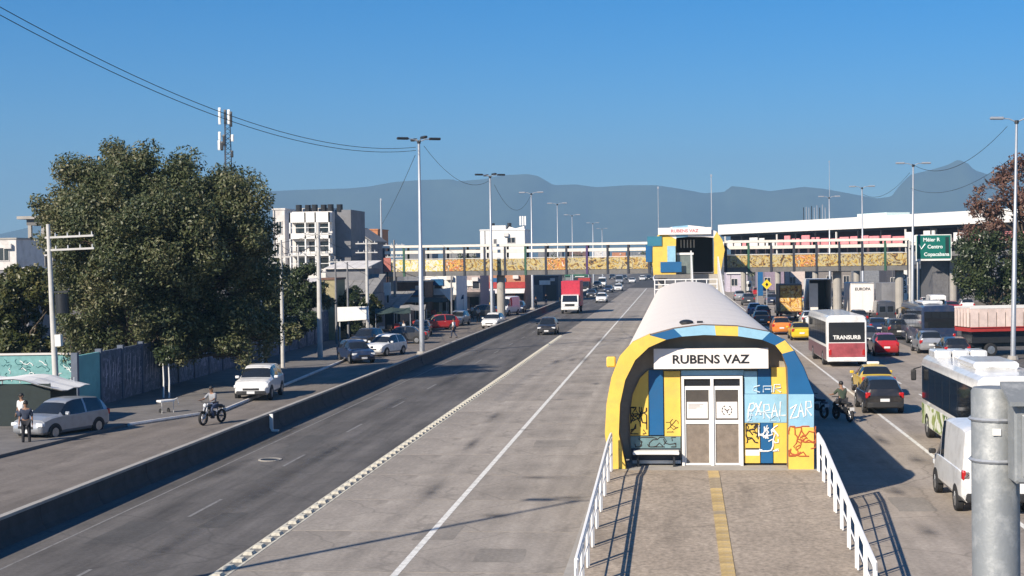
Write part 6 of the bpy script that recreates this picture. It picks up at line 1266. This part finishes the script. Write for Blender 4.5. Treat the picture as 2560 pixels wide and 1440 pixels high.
# ================================================================== PEOPLE AND MOTORCYCLES
def person(label, loc, rz, shirt, trousers, pose='stand', sc=1.0, group=None):
    t = thing('person', label, 'person', loc, rz, group); t.scale = (sc, sc, sc)
    J = {'pelvis': (0, 0, .95), 'waist': (0, 0, 1.08), 'chest': (0, 0, 1.32), 'neck': (0, -.01, 1.47), 'head0': (0, .0, 1.55), 'head1': (0, .015, 1.64), 'head2': (0, .01, 1.71)}
    for s_, n_ in ((-1, 'l'), (1, 'r')):
        J['sh'+n_] = (s_*.17, 0, 1.40); J['el'+n_] = (s_*.235, -.02, 1.12); J['wr'+n_] = (s_*.25, .06, .87); J['pa'+n_] = (s_*.25, .085, .80)
        J['hi'+n_] = (s_*.095, 0, .90); J['kn'+n_] = (s_*.11, .03*s_, .50); J['an'+n_] = (s_*.12, -.02+.04*s_, .09); J['to'+n_] = (s_*.13, .14+.04*s_, .035)
    if pose == 'walk':
        J['knl'] = (-.10, .16, .52); J['anl'] = (-.10, .22, .10); J['tol'] = (-.10, .38, .05); J['knr'] = (.10, .02, .50); J['anr'] = (.10, -.26, .13); J['tor'] = (.10, -.14, .03)
        J['ell'] = (-.23, -.10, 1.13); J['wrl'] = (-.23, -.05, .90); J['pal'] = (-.23, -.02, .83); J['elr'] = (.23, .06, 1.13); J['wrr'] = (.22, .22, .95); J['par'] = (.22, .26, .89)
    if pose == 'ride':
        for s_, n_ in ((-1, 'l'), (1, 'r')):
            J['hi'+n_] = (s_*.10, .03, .80); J['kn'+n_] = (s_*.20, .42, .68); J['an'+n_] = (s_*.19, .26, .30); J['to'+n_] = (s_*.19, .42, .27); J['el'+n_] = (s_*.27, .28, 1.08); J['wr'+n_] = (s_*.30, .52, 1.02); J['pa'+n_] = (s_*.31, .58, 1.03)
        for k in ('pelvis', 'waist', 'chest', 'neck', 'head0', 'head1', 'head2', 'shl', 'shr'): x, y, z = J[k]; J[k] = (x, y+(z-.95)*.22, z-.13)
    E_ = [('pelvis', 'waist'), ('waist', 'chest'), ('chest', 'neck'), ('neck', 'head0'), ('head0', 'head1'), ('head1', 'head2')]
    for n_ in 'lr': E_ += [('chest', 'sh'+n_), ('sh'+n_, 'el'+n_), ('el'+n_, 'wr'+n_), ('wr'+n_, 'pa'+n_), ('pelvis', 'hi'+n_), ('hi'+n_, 'kn'+n_), ('kn'+n_, 'an'+n_), ('an'+n_, 'to'+n_)]
    R = {'pelvis': .135, 'waist': .12, 'chest': .145, 'neck': .055, 'head0': .075, 'head1': .092, 'head2': .075, 'sh': .062, 'el': .042, 'wr': .028, 'pa': .032, 'hi': .088, 'kn': .058, 'an': .038, 'to': .036}
    rad = lambda k: R.get(k, R.get(k[:2], .05))
    def skin(name, keys, edges, m_, grow, extra=()):
        idx = {k: i for i, k in enumerate(keys)}; vs = [J[k] for k in keys]; es = [(idx[a], idx[b]) for a, b in edges]; rr = [rad(k)+grow for k in keys]
        for (p0, chain, r0) in extra:
            prev = idx[p0]
            for c in chain: vs.append(c); rr.append(r0); es.append((prev, len(vs)-1)); prev = len(vs)-1
        me = bpy.data.meshes.new(name); me.from_pydata(vs, es, []); me.materials.append(m_); o = link(name, me, t)
        sk = o.modifiers.new('skin', 'SKIN'); sk.use_smooth_shade = True
        if not me.skin_vertices: 
            bpy.context.view_layer.objects.active = o
        lay = me.skin_vertices[0].data
        for i, rv in enumerate(rr): lay[i].radius = (rv*(1.15 if i < 3 and name != 'trousers' else 1), rv*(.8 if i < 3 and name != 'trousers' else 1))
        lay[0].use_root = True
        ss = o.modifiers.new('sub', 'SUBSURF'); ss.levels = 1; ss.render_levels = 1
        return o
    fingers = []
    for n_ in 'lr':
        p = Vector(J['pa'+n_]); d = (p-Vector(J['wr'+n_])).normalized(); sd = Vector((0, 1, 0)) if abs(d.y) < .8 else Vector((1, 0, 0)); sd = (sd-d*sd.dot(d)).normalized()
        for k, (off, ln_) in enumerate(((-.03, .06), (-.01, .075), (.01, .072), (.03, .055))):
            a_ = p+sd*off+d*.02; fingers.append(('pa'+n_, [tuple(a_), tuple(a_+d*ln_*.6), tuple(a_+d*ln_-Vector((0, 0, .0)))], .0085))
        fingers.append(('wr'+n_, [tuple(Vector(J['wr'+n_])+d*.03+sd*.04), tuple(Vector(J['wr'+n_])+d*.07+sd*.055)], .010))
    allk = list(J.keys()); skin('body', allk, E_, SKIN, 0, fingers)
    sk_keys = ['pelvis', 'waist', 'chest', 'shl', 'shr', 'ell', 'elr']; skin('shirt', sk_keys, [('pelvis', 'waist'), ('waist', 'chest'), ('chest', 'shl'), ('chest', 'shr'), ('shl', 'ell'), ('shr', 'elr')], shirt, .018)
    skin('trousers', ['pelvis', 'hil', 'hir', 'knl', 'knr', 'anl', 'anr'], [('pelvis', 'hil'), ('pelvis', 'hir'), ('hil', 'knl'), ('hir', 'knr'), ('knl', 'anl'), ('knr', 'anr')], trousers, .02)
    hx, hy, hz_ = J['head1']
    b = MB(); b.ell((hx, hy-.02, hz_+.035), .098, .112, .10, 10, 6); b.build('hair' if pose != 'ride' else 'helmet', HAIR if pose != 'ride' else TRIM, t, smooth=60)
    f = MB(); f.ell((hx, hy+.10, hz_-.02), .014, .022, .022, 6, 4); f.build('nose', SKIN, t, smooth=60)
    for s_ in (-1, 1): MB().ell((hx+s_*.035, hy+.085, hz_+.005), .012, .01, .009, 6, 4).build('eye', BLACK, t); MB().ell((hx+s_*.092, hy, hz_-.005), .015, .022, .032, 6, 4).build('ear', SKIN, t)
    for n_ in 'lr':
        a_, c = Vector(J['an'+n_]), Vector(J['to'+n_]); MB().tube([a_-Vector((0, .03, .03)), (a_+c)/2-Vector((0, 0, .01)), c+Vector((0, .02, .005))], [.052, .052, .038], 8).build('shoe', TRIM, t, smooth=60)
    return t
cl = lambda n_, c: mat('cloth_'+n_, c, 0.9, var=0.12, scale=8)
q = P(66, 1113); person('person in dark clothes standing beside the silver hatchback at the far left', (q.x, q.y, 0), PI+0.3, cl('navy', (0.03, 0.04, 0.07)), cl('black', (0.02, 0.02, 0.025)), 'stand', 1.0)
q = P(45, 1090); person('person in a white shirt behind the one in dark clothes, at the far left', (q.x-0.1, q.y+0.6, 0), PI-0.4, cl('white', (0.65, 0.65, 0.66)), cl('navy', (0.03, 0.04, 0.07)), 'stand', 0.98)
def motorcycle(label, loc, rz, pm_, group='motorcycles'):
    t = thing('motorcycle', label, 'motorcycle', loc, rz, group); r = .3
    for y in (-.62, .66):
        w_ = MB(); w_.loft([[(a, rr*math.cos(2*PI*k/18), rr*math.sin(2*PI*k/18)) for rr, a in ((.22, -.05), (.28, -.055), (.31, 0), (.28, .055), (.22, .05))] for k in range(19)], caps=False)
        o = w_.build('wheel', RUBBER, t, loc=(0, y, .31), smooth=50); ri = MB(); ri.cyl((-.06, 0, 0), (.06, 0, 0), .05, n=8)
        for k in range(6): ri.cyl((0, 0, 0), (0, .22*math.cos(k*PI/3), .22*math.sin(k*PI/3)), .012, n=4)
        ri.build('rim', ALLOY, o)
    MB().tube([(0, .18, .72), (0, .38, .45), (0, -.1, .33), (0, -.4, .42), (0, -.35, .68)], .03, 6).build('frame', DARK, t)
    for s_ in (-1, 1): MB().tube([(s_*.08, .66, .31), (s_*.08, .48, .75), (s_*.08, .42, .95)], .024, 6).build('fork', ALLOY, t); MB().tube([(s_*.1, -.62, .31), (s_*.1, -.2, .36)], .022, 5).build('swing_arm', DARK, t)
    MB().rbx(-.14, .14, -.12, .22, .34, .6, .05).build('engine', DARK, t); MB().ell((0, .18, .78), .13, .26, .13, 10, 6).build('tank', pm_, t, smooth=60); MB().rbx(-.13, .13, -.62, -.02, .74, .83, .04).build('seat', TRIM, t)
    MB().rbx(-.09, .09, -.8, -.5, .66, .76, .03).build('tail', pm_, t); MB().tube([(-.34, .36, 1.0), (-.15, .43, 1.0), (.15, .43, 1.0), (.34, .36, 1.0)], .018, 6).build('handlebar', DARK, t); MB().ell((0, .52, .86), .09, .08, .09, 8, 5).build('headlight', HEADL, t)
    MB().tube([(.15, .1, .35), (.17, -.3, .34), (.17, -.75, .42)], [.03, .035, .045], 7).build('exhaust', ALLOY, t); MB().rbx(-.07, .07, .42, .9, .60, .64, .01).build('mudguard', pm_, t); MB().bx(-.1, .1, -.84, -.82, .5, .64).build('number_plate', PLATE, t)
    return t
q = P(532, 1060); motorcycle('motorcycle ridden along the service road before the parked white car', (q.x, q.y, 0), PI-0.35, PK); person('person in a grey shirt and helmet riding the motorcycle on the service road', (q.x+0.0, q.y+0.15, 0.04), PI-0.35, cl('grey', (0.26, 0.27, 0.29)), cl('jeans', (0.06, 0.08, 0.14)), 'ride')
q = P(2062, 1045); motorcycle('dark motorcycle parked in the station shade, nearest the wall', (q.x-0.35, q.y+0.3, 0), 0.5, PB); q = P(2108, 1052); motorcycle('dark motorcycle parked at the edge of the station shade', (q.x, q.y, 0), 0.35, PK)
person('person in a dark top seated on the parked motorcycle at the shade edge', (P(2108, 1052).x, P(2108, 1052).y+0.1, 0.04), 0.35, cl('green', (0.05, 0.07, 0.05)), cl('black', (0.02, 0.02, 0.025)), 'ride')
GP = 'pedestrians by the shops'
for px_, py_, s1, s2, ps, rz, lab in ((1135, 845, 'white', 'navy', 'walk', 1.2, 'person in white walking by the parapet right of the red car'), (1180, 800, 'white', 'black', 'walk', 2.0, 'person in white walking before the shops, left of the second lamp post'), (1196, 806, 'pale', 'black', 'stand', 2.6, 'person standing right next to the second lamp post'), (1340, 772, 'navy', 'black', 'walk', 0.4, 'person walking left of the red and white lorry'), (1365, 764, 'black', 'jeans', 'walk', 0.2, 'person in black walking left of the red and white lorry'), (1010, 850, 'pale', 'jeans', 'stand', 2.2, 'person standing in the workshop yard'), (1300, 778, 'red', 'navy', 'walk', 1.0, 'person in red walking right of the white van'), (2262, 818, 'white', 'black', 'walk', 3.0, 'person in white by the sign posts')):
    q = P(px_, py_); person(lab, (q.x, q.y, 0), rz, cl(s1, {'red': (0.4, .04, .04)}.get(s1, (0.5, .5, .5))), cl(s2, (0.05, .06, .1)), ps, 1.0, GP)

# ================================================================== NEAR GREY POST WITH A BOX
structure(MB().bx(-6, 6, -1.5, 5.4, 5.2, 5.5).build('footbridge_deck', CONC))
q = Q(2487, 968, 4.6)
t = thing('grey_post', 'galvanised grey post with a metal box in the near right corner', 'post', (q.x, 4.6, 5.5))
ztop = q.z-5.5; rp = 0.070
MB().tube([(0, 0, 0), (0, 0, ztop-0.012), (0, 0, ztop)], [rp, rp, rp*0.9], 24).build('tube', GALV, t, smooth=40)
MB().cyl((0, 0, 0), (0, 0, 0.02), 0.13, n=16).build('base_plate', GALV, t)
bz1 = Q(2520, 1000, 4.55).z-5.5; bz0 = Q(2520, 1195, 4.55).z-5.5; xa = 0.020
MB().rbx(xa, xa+0.26, -0.17, -0.073, bz0, bz1, 0.006).build('box', GALV, t)
MB().loft([[(xa-0.02, -0.20, bz1-0.004), (xa+0.28, -0.20, bz1-0.004), (xa+0.28, -0.20, bz1+0.008), (xa-0.02, -0.20, bz1+0.008)], [(xa-0.02, -0.072, bz1+0.045), (xa+0.28, -0.072, bz1+0.045), (xa+0.28, -0.072, bz1+0.057), (xa-0.02, -0.072, bz1+0.057)]]).build('box_lid', GALV, t)
MB().rbx(xa+0.02, xa+0.24, -0.178, -0.171, bz0+0.02, bz1-0.03, 0.003).build('box_door', GALV, t)
for k in range(5): MB().cyl((xa+0.05+0.04*k, -0.182, bz0+0.03), (xa+0.05+0.04*k, -0.179, bz0+0.03), 0.004, n=6).build('bolt', STEEL, t)
for z_ in (bz0+0.05, bz1-0.06): MB().tube([(rp*1.05*math.cos(a_), rp*1.05*math.sin(a_), z_) for a_ in np.linspace(0, 2*PI, 20)], 0.006, 4).build('clamp', STEEL, t)
MB().bx(-0.022, 0.002, -rp-0.004, -rp+0.004, bz0+0.13, bz0+0.15).build('label_plate', WHITE, t)
